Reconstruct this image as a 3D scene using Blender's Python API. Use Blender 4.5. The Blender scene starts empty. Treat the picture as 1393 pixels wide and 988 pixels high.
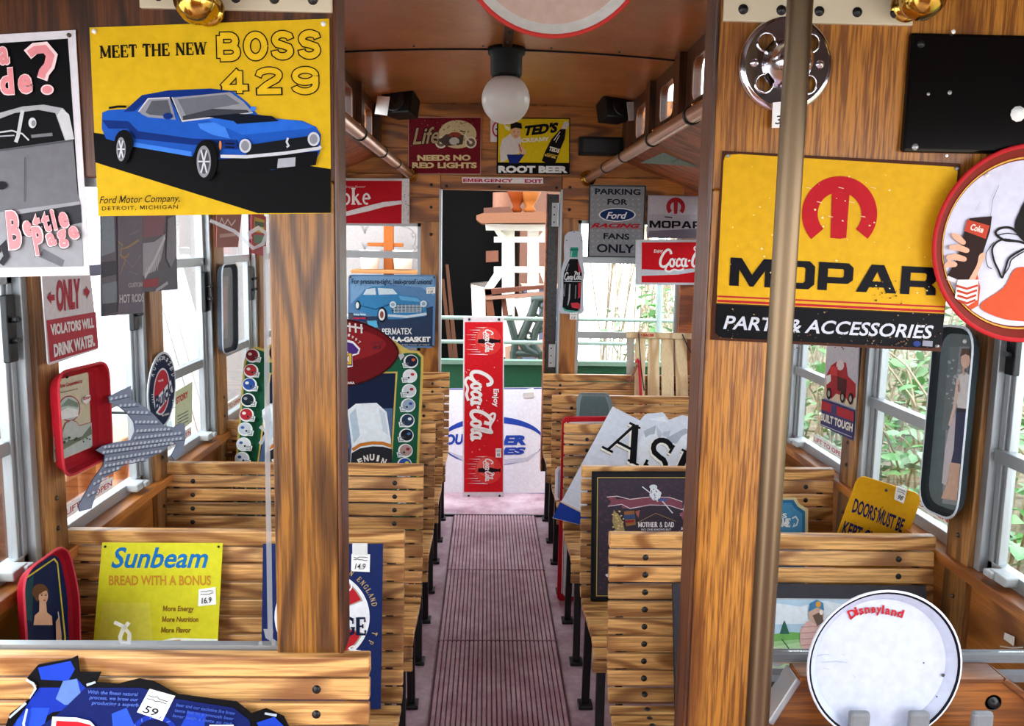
import bpy, math, random
from mathutils import Vector, Matrix
from mathutils.geometry import tessellate_polygon
SC = bpy.context.scene
COL = SC.collection
random.seed(7)
# ------------------------------------------------------------------ camera, world, light, exposure
FPX, PCX, PCY = 1200.0, 696.5, 494.0
CAM = Vector((-.065, 0, 1.68))
def _basis(vpx, vpy, roll):
    a = math.radians(roll); c, s = math.cos(a), math.sin(a)
    ox, oy = vpx-PCX, vpy-PCY
    ux, uy = ox*c+oy*s, -ox*s+oy*c
    th = math.atan(-uy/FPX); ps = math.atan(-ux/FPX*math.cos(th))
    f = Vector((math.sin(ps)*math.cos(th), math.cos(ps)*math.cos(th), -math.sin(th)))
    r = Vector((math.cos(ps), -math.sin(ps), 0)); u = r.cross(f)
    return r*c+u*s, u*c-r*s, f
CR, CU, CF = _basis(663, 325, 1.0)
cd = bpy.data.cameras.new('camera'); cam = bpy.data.objects.new('camera', cd); COL.objects.link(cam)
cd.sensor_width = 36; cd.lens = 36*FPX/1393; cd.clip_start = .02; cd.clip_end = 200
mw = Matrix((CR, CU, -CF)).transposed().to_4x4(); mw.translation = CAM
cam.matrix_world = mw; SC.camera = cam
W = bpy.data.worlds.new('overcast_sky'); SC.world = W; W.use_nodes = True
wn = W.node_tree.nodes; wl = W.node_tree.links
bg = wn['Background']; bg.inputs[1].default_value = 6.9
tc = wn.new('ShaderNodeTexCoord'); sp = wn.new('ShaderNodeSeparateXYZ'); rp = wn.new('ShaderNodeValToRGB')
wl.new(tc.outputs['Generated'], sp.inputs[0]); wl.new(sp.outputs['Z'], rp.inputs[0]); wl.new(rp.outputs[0], bg.inputs[0])
rp.color_ramp.elements[0].color = (.93, .96, 1, 1); rp.color_ramp.elements[1].color = (.80, .90, 1, 1)
sd = bpy.data.lights.new('sun', 'SUN'); sd.energy = 3.0; sd.angle = math.radians(25); sd.color = (1, .97, .92)
so = bpy.data.objects.new('sun', sd); COL.objects.link(so); so.rotation_euler = (math.radians(48), 0, math.radians(-28))
vs = SC.view_settings; vs.view_transform = 'Standard'; vs.look = 'None'; vs.gamma = 1; vs.use_curve_mapping = False; vs.exposure = 0.0
SC.cycles.max_bounces = 8; SC.cycles.transparent_max_bounces = 16; SC.cycles.diffuse_bounces = 5
SC.cycles.use_denoising = True; SC.cycles.caustics_reflective = False; SC.cycles.caustics_refractive = False
# ------------------------------------------------------------------ pixel rays onto real planes
def ray(px, py): return CR*((px-PCX)/FPX)-CU*((py-PCY)/FPX)+CF
def onplane(px, py, o, n):
    d = ray(px, py); return CAM+d*((o-CAM).dot(n)/d.dot(n))
def aty(px, py, y): return onplane(px, py, Vector((0, y, 0)), Vector((0, 1, 0)))
def atx(px, py, x): return onplane(px, py, Vector((x, 0, 0)), Vector((1, 0, 0)))
# ------------------------------------------------------------------ materials
_M = {}
def lin(h):
    h = h.lstrip('#'); v = [int(h[i:i+2], 16)/255 for i in (0, 2, 4)]
    return tuple((c/12.92 if c <= .04045 else ((c+.055)/1.055)**2.4) for c in v)+(1,)
def newmat(name):
    m = bpy.data.materials.new(name); m.use_nodes = True
    return m, m.node_tree.nodes, m.node_tree.links, m.node_tree.nodes['Principled BSDF']
def mix(n, l, fac, a, b, mode='MIX'):
    x = n.new('ShaderNodeMix'); x.data_type = 'RGBA'; x.blend_type = mode
    for sock, v in ((x.inputs[0], fac), (x.inputs[6], a), (x.inputs[7], b)):
        if hasattr(v, 'is_linked'): l.new(v, sock)
        else: sock.default_value = v
    return x.outputs[2]
def M(key):
    """'#rrggbb' printed enamel, '#rrggbb:metal', '#rrggbb:matte', '#rrggbb:gloss', or a named material."""
    if key in _M: return _M[key]
    hx, _, kind = key.partition(':')
    m, n, l, b = newmat('paint_'+hx.strip('#')+('_'+kind if kind else ''))
    c = lin(hx)
    g = n.new('ShaderNodeTexNoise'); g.inputs['Scale'].default_value = 60 if kind != 'metal' else 25; g.inputs['Detail'].default_value = 4
    t = n.new('ShaderNodeTexCoord'); l.new(t.outputs['Object'], g.inputs['Vector'])
    o = mix(n, l, g.outputs['Fac'], tuple(x*.82 for x in c[:3])+(1,), tuple(min(1, x*1.12) for x in c[:3])+(1,))
    l.new(o, b.inputs['Base Color'])
    b.inputs['Specular IOR Level'].default_value = {'': .07, 'matte': .1}.get(kind, .5)
    b.inputs['Roughness'].default_value = {'': .45, 'metal': .3, 'matte': .8, 'gloss': .12}[kind]
    if kind == 'metal': b.inputs['Metallic'].default_value = .9
    _M[key] = m; return m
def wood(name, light, mid, dark, axis, freq=1.0, rough=.38, fine=1.0, rings=9.0, wear=.0):
    m, n, l, b = newmat(name)
    t = n.new('ShaderNodeTexCoord'); geo = n.new('ShaderNodeNewGeometry')
    off = n.new('ShaderNodeVectorMath'); off.operation = 'MULTIPLY_ADD'
    cmb = n.new('ShaderNodeCombineXYZ')
    for i in range(3): l.new(geo.outputs['Random Per Island'], cmb.inputs[i])
    l.new(cmb.outputs[0], off.inputs[0]); off.inputs[1].default_value = (7, 11, 5); l.new(t.outputs['Object'], off.inputs[2])
    def nz(along, across, detail, rg=.5):
        mp = n.new('ShaderNodeMapping'); s = [across*freq]*3; s[axis] = along*freq; mp.inputs['Scale'].default_value = s
        l.new(off.outputs[0], mp.inputs['Vector'])
        x = n.new('ShaderNodeTexNoise'); x.inputs['Scale'].default_value = 1; x.inputs['Detail'].default_value = detail; x.inputs['Roughness'].default_value = rg
        l.new(mp.outputs[0], x.inputs['Vector']); return x.outputs['Fac']
    big = nz(1.3, 6.5, 1.5, .4)
    mu = n.new('ShaderNodeMath'); mu.operation = 'MULTIPLY'; mu.inputs[1].default_value = rings*6.28; l.new(big, mu.inputs[0])
    si = n.new('ShaderNodeMath'); si.operation = 'SINE'; l.new(mu.outputs[0], si.inputs[0])
    r1 = n.new('ShaderNodeValToRGB'); l.new(si.outputs[0], r1.inputs[0])
    e = r1.color_ramp.elements; e[0].position = .0; e[0].color = (0, 0, 0, 1); e[1].position = .95; e[1].color = (1, 1, 1, 1)
    pores = nz(7, 170, 3, .6)
    r2 = n.new('ShaderNodeValToRGB'); l.new(pores, r2.inputs[0]); e = r2.color_ramp.elements
    e[0].position = .40; e[0].color = (0, 0, 0, 1); e[1].position = .58; e[1].color = (1, 1, 1, 1)
    base = mix(n, l, nz(.8, 9, 2), lin(light), lin(mid))
    f1 = n.new('ShaderNodeMath'); f1.operation = 'MULTIPLY'; f1.inputs[1].default_value = .75; l.new(r1.outputs[0], f1.inputs[0])
    c1 = mix(n, l, f1.outputs[0], base, lin(dark))
    f2 = n.new('ShaderNodeMath'); f2.operation = 'MULTIPLY'; f2.inputs[1].default_value = .55*fine; l.new(r2.outputs[0], f2.inputs[0])
    inv = n.new('ShaderNodeMath'); inv.operation = 'SUBTRACT'; inv.inputs[0].default_value = .55*fine; l.new(f2.outputs[0], inv.inputs[1])
    c2 = mix(n, l, inv.outputs[0], c1, lin(dark))
    rnd = n.new('ShaderNodeMath'); rnd.operation = 'MULTIPLY_ADD'; l.new(geo.outputs['Random Per Island'], rnd.inputs[0]); rnd.inputs[1].default_value = .5; rnd.inputs[2].default_value = .72
    hs = n.new('ShaderNodeHueSaturation'); l.new(c2, hs.inputs['Color']); l.new(rnd.outputs[0], hs.inputs['Value'])
    l.new(hs.outputs[0], b.inputs['Base Color']); b.inputs['Roughness'].default_value = rough
    bp = n.new('ShaderNodeBump'); bp.inputs['Strength'].default_value = .12; bp.inputs['Distance'].default_value = .002; l.new(r2.outputs[0], bp.inputs['Height']); l.new(bp.outputs[0], b.inputs['Normal'])
    _M[name] = m
    return m
wood('oak_slat', '#e6b877', '#cf9350', '#6b3713', 0, rings=9, fine=.9)
wood('oak_post', '#b5792f', '#98611f', '#2f1506', 2, rings=7, rough=.32, freq=1.0)
wood('fir_post', '#d08c36', '#b9772b', '#6a370f', 2, rings=1.6, rough=.34, freq=1.3, fine=1.5)
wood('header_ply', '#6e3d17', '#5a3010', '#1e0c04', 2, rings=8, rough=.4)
wood('end_board', '#c98338', '#b56a2a', '#5a280e', 0, rings=5, rough=.34, fine=.6)
wood('end_stile', '#cc8a3e', '#b67331', '#5f2e12', 2, rings=5, rough=.34, fine=.6)
wood('side_ply', '#c8823e', '#b56d2d', '#6e3512', 1, rings=3, rough=.4, fine=.6)
wood('side_post', '#b5824a', '#97622f', '#4f2f16', 2, rings=4, rough=.45)
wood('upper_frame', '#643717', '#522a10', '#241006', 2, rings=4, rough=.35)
wood('box_panel', '#a8662a', '#93551f', '#4a220c', 0, rings=4, rough=.4, freq=.8)
wood('sled_slat', '#f0d9b0', '#e2c393', '#b98e5c', 2, rings=5, rough=.5, fine=.4)
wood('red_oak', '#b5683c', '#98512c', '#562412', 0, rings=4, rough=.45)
def ceiling_mat():
    m, n, l, b = newmat('varnished_ceiling')
    t = n.new('ShaderNodeTexCoord'); x = n.new('ShaderNodeTexNoise'); x.inputs['Scale'].default_value = 3; x.inputs['Detail'].default_value = 8; x.inputs['Roughness'].default_value = .7
    l.new(t.outputs['Object'], x.inputs['Vector'])
    y = n.new('ShaderNodeTexNoise'); y.inputs['Scale'].default_value = 55; y.inputs['Detail'].default_value = 3; l.new(t.outputs['Object'], y.inputs['Vector'])
    c = mix(n, l, x.outputs['Fac'], lin('#8d4a22'), lin('#d98d4c')); c = mix(n, l, .25, c, mix(n, l, y.outputs['Fac'], lin('#4a1f10'), lin('#cf9060')))
    l.new(c, b.inputs['Base Color']); b.inputs['Roughness'].default_value = .26
    bp = n.new('ShaderNodeBump'); bp.inputs['Strength'].default_value = .25; bp.inputs['Distance'].default_value = .004; l.new(x.outputs['Fac'], bp.inputs['Height']); l.new(bp.outputs[0], b.inputs['Normal'])
    _M['ceiling'] = m
ceiling_mat()
def floor_mat(name, a, c, sc, rough):
    m, n, l, b = newmat(name)
    t = n.new('ShaderNodeTexCoord'); x = n.new('ShaderNodeTexNoise'); x.inputs['Scale'].default_value = sc; x.inputs['Detail'].default_value = 9; x.inputs['Roughness'].default_value = .72
    l.new(t.outputs['Object'], x.inputs['Vector'])
    r = n.new('ShaderNodeValToRGB'); l.new(x.outputs['Fac'], r.inputs[0]); r.color_ramp.elements[0].position = .35; r.color_ramp.elements[1].position = .68
    r.color_ramp.elements[0].color = lin(a); r.color_ramp.elements[1].color = lin(c)
    l.new(r.outputs[0], b.inputs['Base Color']); b.inputs['Roughness'].default_value = rough
    _M[name] = m
floor_mat('floor_paint', '#8a5d69', '#c9b0b8', 4.5, .45)
floor_mat('mat_rib', '#a3737f', '#cbaab2', 7, .5)
floor_mat('mat_groove', '#4a2a32', '#6a424c', 9, .7)
floor_mat('gravel', '#8f8a84', '#d5d2cc', 12, .9)
floor_mat('earth', '#5d5140', '#a89c84', 7, .95)
floor_mat('tarp', '#7f8c8a', '#c2cdca', 9, .6)
floor_mat('plaster', '#d9dde0', '#f4f6f7', 3, .8)
floor_mat('black_crackle', '#050505', '#3a3a3a', 60, .3)
floor_mat('leaf', '#3f7f35', '#83bb6a', 6, .45)
floor_mat('leaf_pale', '#6fa06c', '#b8d6ae', 6, .45)
floor_mat('stem', '#8d7d62', '#cabfa6', 14, .8)
def glass():
    m, n, l, b = newmat('window_glass'); n.remove(b)
    tr = n.new('ShaderNodeBsdfTransparent'); gl = n.new('ShaderNodeBsdfGlossy'); gl.inputs['Roughness'].default_value = .03
    fr = n.new('ShaderNodeLayerWeight'); fr.inputs[0].default_value = .12
    mu = n.new('ShaderNodeMath'); mu.operation = 'MULTIPLY_ADD'; mu.inputs[1].default_value = .35; mu.inputs[2].default_value = -.004; mu.use_clamp = True; tr.inputs['Color'].default_value = (.975, .985, .985, 1)
    l.new(fr.outputs['Fresnel'], mu.inputs[0])
    mx = n.new('ShaderNodeMixShader'); l.new(mu.outputs[0], mx.inputs[0]); l.new(tr.outputs[0], mx.inputs[1]); l.new(gl.outputs[0], mx.inputs[2])
    l.new(mx.outputs[0], n['Material Output'].inputs[0]); _M['glass'] = m
glass()
def simple(name, hx, rough, metal=0, **kw):
    m, n, l, b = newmat(name); b.inputs['Base Color'].default_value = lin(hx); b.inputs['Roughness'].default_value = rough; b.inputs['Metallic'].default_value = metal
    for k, v in kw.items(): b.inputs[k].default_value = v
    _M[name] = m
simple('chrome', '#e6e6ee', .13, 1)
simple('brass', '#c9a04a', .16, 1)
simple('pole_metal', '#78654f', .4, 1)
simple('copper_pipe', '#b98a6d', .28, .85)
simple('alu', '#a9adb0', .4, .6)
simple('iron', '#141416', .4, .2)
simple('blackpaint', '#060607', .5, **{'Specular IOR Level': .25})
simple('screw', '#5a5048', .35, .8)
simple('opal', '#d9d3cf', .3, 0)
simple('etch', '#a9adb0', .6, Alpha=.55)
simple('verdigris', '#39443f', .5, .3)
simple('glossblack', '#080809', .12)
simple('cream_metal', '#cfc2a4', .45)
simple('card', '#f2f2ee', .6)
simple('whitepaint', '#f3f0ea', .5)
# ------------------------------------------------------------------ mesh builder
class MB:
    def __init__(s): s.v = []; s.f = []; s.m = []; s.sm = []; s.mats = []
    def mi(s, k):
        if k not in s.mats: s.mats.append(k)
        return s.mats.index(k)
    def add(s, vs, fs, k, smooth=False):
        b = len(s.v); s.v += [Vector(p) for p in vs]; i = s.mi(k)
        for f in fs: s.f.append([b+j for j in f]); s.m.append(i); s.sm.append(smooth)
    def box(s, c, d, k, R=None):
        h = [x/2 for x in d]; c = Vector(c)
        P = [Vector((sx*h[0], sy*h[1], sz*h[2])) for sx in (-1, 1) for sy in (-1, 1) for sz in (-1, 1)]
        if R is not None: P = [R @ p for p in P]
        s.add([c+p for p in P], [(0, 1, 3, 2), (4, 6, 7, 5), (0, 4, 5, 1), (2, 3, 7, 6), (0, 2, 6, 4), (1, 5, 7, 3)], k)
    def bx(s, x0, x1, y0, y1, z0, z1, k): s.box(((x0+x1)/2, (y0+y1)/2, (z0+z1)/2), (x1-x0, y1-y0, z1-z0), k)
    def beam(s, p, q, w, h, k, up=(0, 0, 1)):
        p, q = Vector(p), Vector(q); d = (q-p).normalized(); u = Vector(up)
        if abs(d.dot(u)) > .99: u = Vector((1, 0, 0))
        r = d.cross(u).normalized(); u = r.cross(d)
        P = [a+r*(w/2*i)+u*(h/2*j) for a in (p, q) for i, j in ((-1, -1), (1, -1), (1, 1), (-1, 1))]
        s.add(P, [(3, 2, 1, 0), (4, 5, 6, 7), (0, 1, 5, 4), (1, 2, 6, 5), (2, 3, 7, 6), (3, 0, 4, 7)], k)
    def tube(s, pts, r, k, n=10, cap=True, smooth=True):
        pts = [Vector(p) for p in pts]; rs = r if isinstance(r, (list, tuple)) else [r]*len(pts)
        V = []; ref = None
        for i, p in enumerate(pts):
            d = (pts[min(i+1, len(pts)-1)]-pts[max(i-1, 0)]).normalized()
            if ref is None: ref = Vector((0, 0, 1)) if abs(d.z) < .9 else Vector((1, 0, 0))
            a = d.cross(ref).normalized(); b = a.cross(d); ref = b
            V += [p+(a*math.cos(t)+b*math.sin(t))*rs[i] for t in [2*math.pi*j/n for j in range(n)]]
        F = [(i*n+j, i*n+(j+1) % n, (i+1)*n+(j+1) % n, (i+1)*n+j) for i in range(len(pts)-1) for j in range(n)]
        s.add(V, F, k, smooth)
        if cap:
            s.add(V[:n], [tuple(range(n))[::-1]], k); s.add(V[-n:], [tuple(range(n))], k)
    def lathe(s, prof, o, ax, k, n=32, smooth=True):
        o = Vector(o); ax = Vector(ax).normalized(); a = ax.orthogonal().normalized(); b = ax.cross(a)
        V = [o+ax*h+(a*math.cos(2*math.pi*j/n)+b*math.sin(2*math.pi*j/n))*r for r, h in prof for j in range(n)]
        F = [(i*n+j, i*n+(j+1) % n, (i+1)*n+(j+1) % n, (i+1)*n+j) for i in range(len(prof)-1) for j in range(n)]
        s.add(V, F, k, smooth)
    def sphere(s, c, r, k, n=20, sc=(1, 1, 1)):
        V = []; c = Vector(c)
        for i in range(n//2+1):
            t = math.pi*i/(n//2)
            V += [c+Vector((math.sin(t)*math.cos(2*math.pi*j/n)*sc[0], math.sin(t)*math.sin(2*math.pi*j/n)*sc[1], math.cos(t)*sc[2]))*r for j in range(n)]
        s.add(V, [(i*n+j, (i+1)*n+j, (i+1)*n+(j+1) % n, i*n+(j+1) % n) for i in range(n//2) for j in range(n)], k, True)
    def prism(s, pts, d, k, kside=None, holes=()):
        """polygon (3D points, optional holes) extruded by vector d, front face at the points"""
        pts = [Vector(p) for p in pts]; d = Vector(d); loops = [pts]+[[Vector(p) for p in h] for h in holes]
        allp = [p for L in loops for p in L]; T = tessellate_polygon(loops); n = len(allp)
        s.add(allp, [tuple(t) for t in T], k); s.add([p+d for p in allp], [tuple(t[::-1]) for t in T], kside or k)
        for L in loops:
            m = len(L); s.add(L+[p+d for p in L], [(i, (i+1) % m, m+(i+1) % m, m+i) for i in range(m)], kside or k)
    def build(s, name, parent=None, loc=None, bevel=0, inv=None):
        L = Vector(loc) if loc is not None else (sum((p for p in s.v), Vector())/max(1, len(s.v)))
        if parent is not None and loc is None: L = Vector((0, 0, 0))
        me = bpy.data.meshes.new(name); me.from_pydata([p-L for p in s.v], [], s.f)
        for k in s.mats: me.materials.append(M(k))
        me.polygons.foreach_set('material_index', s.m); me.polygons.foreach_set('use_smooth', s.sm); me.update()
        o = bpy.data.objects.new(name, me); COL.objects.link(o)
        if parent is not None:
            o.parent = parent
            if loc is None: o.location = (0, 0, 0)
            else: o.location = L-parent.location
        else: o.location = L
        if bevel:
            bm_ = o.modifiers.new('bevel', 'BEVEL'); bm_.width = bevel; bm_.segments = 2; bm_.limit_method = 'ANGLE'; bm_.angle_limit = .7
        return o
def wbuild(mb, name, parent=None, bevel=0):
    """world-coordinate mesh under a parent whose own location is its base (no rotation)"""
    if parent is None: return mb.build(name, bevel=bevel)
    off = parent.location if parent.parent is None else parent.location+parent.parent.location
    mb.v = [p-off for p in mb.v]
    return mb.build(name, parent=parent, bevel=bevel)
def tag(o, label=None, cat=None, group=None, kind=None):
    for k, v in (('label', label), ('category', cat), ('group', group), ('kind', kind)):
        if v: o[k] = v
    return o
def thing(name, loc, label, cat, group=None):
    o = bpy.data.objects.new(name, None); COL.objects.link(o); o.location = loc; o.empty_display_size = .1
    return tag(o, label, cat, group)
def struct(o): o['kind'] = 'structure'; return o
# ------------------------------------------------------------------ lettering
_T = {}
def text_geo(s, bold=0.0, space=1.0):
    key = (s, bold, space)
    if key not in _T and bold > 0 and 'M' in s:  # the built-in heavy M fills in: draw that letter by hand
        V, F = [], []
        for i, ch in enumerate(s):
            if ch == ' ': continue
            xr = max(v[0] for v in text_geo(s[:i+1], 0.0, space)[0])+bold
            if ch == 'M':
                g = text_geo('M')[0]; w = max(v[0] for v in g)-min(v[0] for v in g)+2*bold; y0, y1 = -bold, .729+bold; t = .085+1.9*bold; H = y1-y0; m = w/2
                P = [(0, y0), (0, y1), (t*1.1, y1), (m, y0+.42*H), (w-t*1.1, y1), (w, y1), (w, y0), (w-t, y0), (w-t, y0+.62*H), (m+t*.35, y0+.05*H), (m-t*.35, y0+.05*H), (t, y0+.62*H), (t, y0)]
                gv, gf = P, [tuple(q) for q in tessellate_polygon([[Vector((p[0], p[1], 0)) for p in P]])]
            else: gv, gf = text_geo(ch, bold)
            dx = xr-max(v[0] for v in gv); b = len(V); V += [(v[0]+dx, v[1]) for v in gv]; F += [tuple(b+j for j in f) for f in gf]
        _T[key] = (V, F)
    if key not in _T:
        cu = bpy.data.curves.new('lettering', 'FONT'); cu.body = s; cu.size = 1; cu.offset = bold; cu.resolution_u = 3; cu.space_character = space
        ob = bpy.data.objects.new('lettering', cu); me = ob.to_mesh()
        V = [(v.co.x, v.co.y) for v in me.vertices]; F = [tuple(p.vertices) for p in me.polygons]
        ob.to_mesh_clear(); bpy.data.objects.remove(ob); bpy.data.curves.remove(cu); _T[key] = (V, F)
    return _T[key]
CAPH = None
def arc(cx, cy, rx, ry, a0, a1, n=10): return [(cx+rx*math.cos(math.radians(a0+(a1-a0)*i/n)), cy+ry*math.sin(math.radians(a0+(a1-a0)*i/n))) for i in range(n+1)]
TH, TN = .17, .07
SERIF = {  # width, strokes (points, weight, serif)
 'A': (.82, [([(.08, 0), (.42, 1)], TN, 1), ([(.42, 1), (.74, 0)], TH, 1), ([(.2, .34), (.6, .34)], TN, 0)]),
 'C': (.74, [(arc(.42, .5, .34, .46, 50, 310, 14), .12, 0), ([(.66, .62), (.66, .98)], TN, 0)]),
 'D': (.78, [([(.14, 0), (.14, 1)], TH, 1), ([(.14, .97), (.35, .97)]+arc(.36, .5, .34, .47, 90, -90, 10)+[(.14, .03)], .12, 0)]),
 'E': (.7, [([(.14, 0), (.14, 1)], TH, 1), ([(.1, .96), (.6, .96), (.6, .74)], TN+.02, 0), ([(.14, .5), (.46, .5)], TN, 0), ([(.46, .38), (.46, .62)], TN, 0), ([(.1, .04), (.63, .04), (.63, .28)], TN+.02, 0)]),
 'G': (.8, [(arc(.42, .5, .34, .46, 50, 330, 14), .13, 0), ([(.68, .05), (.68, .42)], .13, 0), ([(.5, .42), (.8, .42)], TN, 0), ([(.66, .64), (.66, .97)], TN, 0)]),
 'H': (.86, [([(.14, 0), (.14, 1)], TH, 1), ([(.7, 0), (.7, 1)], TH, 1), ([(.14, .5), (.7, .5)], TN, 0)]),
 'I': (.36, [([(.17, 0), (.17, 1)], TH, 1)]),
 'L': (.66, [([(.14, 0), (.14, 1)], TH, 1), ([(.1, .04), (.6, .04), (.6, .3)], TN+.02, 0)]),
 'M': (1.02, [([(.12, 0), (.12, 1)], TN+.02, 1), ([(.12, 1), (.5, .1)], TH, 0), ([(.5, .1), (.86, 1)], TN, 0), ([(.86, 0), (.86, 1)], TH, 1)]),
 'N': (.88, [([(.14, 0), (.14, 1)], TN+.02, 1), ([(.14, 1), (.72, .02)], TH, 0), ([(.72, 0), (.72, 1)], TN+.02, 1)]),
 'O': (.84, [(arc(.42, .5, .34, .46, 0, 360, 20), .12, 0)]),
 'P': (.7, [([(.16, 0), (.16, 1)], TH, 1), ([(.16, .97), (.34, .97)]+arc(.36, .72, .24, .25, 90, -90, 8)+[(.16, .47)], .11, 0)]),
 'R': (.8, [([(.14, 0), (.14, 1)], TH, 1), ([(.14, .97), (.32, .97)]+arc(.34, .73, .24, .24, 90, -90, 8)+[(.14, .49)], .11, 0), ([(.34, .48), (.68, 0)], TH, 1)]),
 'S': (.66, [(arc(.34, .74, .22, .24, 35, 230, 8)+[(.36, .5)]+arc(.34, .27, .24, .25, 60, -150, 8), .13, 0), ([(.52, .72), (.54, .98)], TN, 0), ([(.12, .02), (.13, .28)], TN, 0)]),
 'T': (.72, [([(.35, 0), (.35, 1)], TH, 1), ([(.04, .72), (.04, .96), (.66, .96), (.66, .72)], TN+.02, 0)]),
 'W': (1.1, [([(.06, 1), (.3, 0)], TH, 1), ([(.3, 0), (.54, 1)], TN, 0), ([(.54, 1), (.78, 0)], TH, 0), ([(.78, 0), (1.0, 1)], TN, 1)]),
 '&': (.86, [([(.76, .02), (.22, .66)]+arc(.36, .8, .15, .17, 200, -20, 8)+[(.18, .42)]+arc(.32, .23, .22, .22, 130, 300, 8)+[(.7, .45)], .09, 0)]),
 'K': (.84, [([(.14, 0), (.14, 1)], TH, 1), ([(.2, .45), (.66, 1)], TN, 1), ([(.34, .6), (.74, 0)], TH, 1)]),
 'o': (.6, [(arc(.29, .33, .22, .3, 0, 360, 14), .1, 0)]), 'k': (.64, [([(.12, 0), (.12, 1)], .13, 1), ([(.14, .3), (.46, .64)], TN, 1), ([(.24, .4), (.54, 0)], .12, 1)]),
 'e': (.58, [([(.1, .36), (.48, .36)]+arc(.29, .34, .2, .3, 5, 300, 12), .09, 0)]), ' ': (.4, []), ',': (.3, [([(.14, .06), (.08, -.14)], .1, 0)]),
}
BLOCK = {  # wide heavy block capitals: width, closed outlines (outer, holes)
 'M': (1.75, [[(0, 0), (0, 1), (.44, 1), (.875, .42), (1.31, 1), (1.75, 1), (1.75, 0), (1.38, 0), (1.38, .58), (.95, 0), (.80, 0), (.37, .58), (.37, 0)]], []),
 'O': (1.45, [[(.22, 0), (0, .18), (0, .82), (.22, 1), (1.23, 1), (1.45, .82), (1.45, .18), (1.23, 0)]], [[(.44, .22), (.37, .28), (.37, .72), (.44, .78), (1.01, .78), (1.08, .72), (1.08, .28), (1.01, .22)]]),
 'P': (1.38, [[(0, 0), (0, 1), (1.18, 1), (1.38, .84), (1.38, .40), (1.18, .26), (.37, .26), (.37, 0)]], [[(.37, .48), (.37, .78), (.96, .78), (1.01, .73), (1.01, .53), (.96, .48)]]),
 'A': (1.62, [[(0, 0), (.56, 1), (1.06, 1), (1.62, 0), (1.20, 0), (1.10, .19), (.52, .19), (.42, 0)]], [[(.63, .40), (.81, .76), (.99, .40)]]),
 'R': (1.42, [[(0, 0), (0, 1), (1.2, 1), (1.38, .86), (1.38, .50), (1.24, .38), (1.40, .24), (1.42, 0), (1.05, 0), (1.03, .2), (.94, .27), (.37, .27), (.37, 0)]], [[(.37, .50), (.37, .78), (.95, .78), (1.01, .73), (1.01, .55), (.95, .50)]]),
}
CC = [  # the flowing drink script: centre lines in units of the capital's height
 ([(.98, .74), (.9, .95), (.68, 1.0), (.38, .8), (.14, .45), (.1, .12), (.3, -.02), (.62, .06), (.86, .26)], .15),
 (arc(1.04, .22, .17, .23, 100, 460, 14), .12), ([(1.24, .4), (1.34, .46)], .07),
 ([(1.74, .36), (1.62, .46), (1.46, .34), (1.4, .14), (1.52, 0), (1.74, .1)], .12),
 (arc(1.98, .22, .17, .23, 60, 400, 14), .12), ([(2.2, .46), (2.1, .1), (2.18, 0), (2.32, .06)], .12), ([(2.34, .3), (2.52, .36)], .1),
 ([(3.42, .62), (3.5, .86), (3.36, .98), (3.06, .86), (2.76, .5), (2.68, .14), (2.84, -.02), (3.12, .06), (3.32, .24)], .15),
 ([(3.06, .86), (2.86, 1.02), (2.9, 1.16), (3.2, 1.12), (3.7, .92), (4.1, 1.02)], .09),
 (arc(3.5, .22, .17, .23, 100, 460, 14), .12), ([(3.86, .1), (3.8, .4), (3.98, .92), (4.08, .98), (4.04, .72), (3.86, .24), (3.9, .02), (4.04, .06)], .12),
 (arc(4.26, .22, .17, .23, 60, 400, 14), .12), ([(4.46, .46), (4.38, .1), (4.46, 0), (4.62, .08)], .12),
 ([(.62, .02), (.5, -.2), (.8, -.32), (1.2, -.2), (1.6, -.26), (2.0, -.16)], .11),
]
CCW = 4.7
def smooth(P, closed=False, m=5):
    n = len(P); out = []
    for i in range(n if closed else n-1):
        g = lambda j: P[j % n] if closed else P[max(0, min(n-1, j))]
        a, b, c, d = g(i-1), g(i), g(i+1), g(i+2)
        for q in range(m):
            t = q/m; out.append(tuple(.5*(2*b[e]+(c[e]-a[e])*t+(2*a[e]-5*b[e]+4*c[e]-d[e])*t*t+(3*b[e]-a[e]-3*c[e]+d[e])*t**3) for e in (0, 1)))
    return out if closed else out+[tuple(P[-1])]
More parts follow.
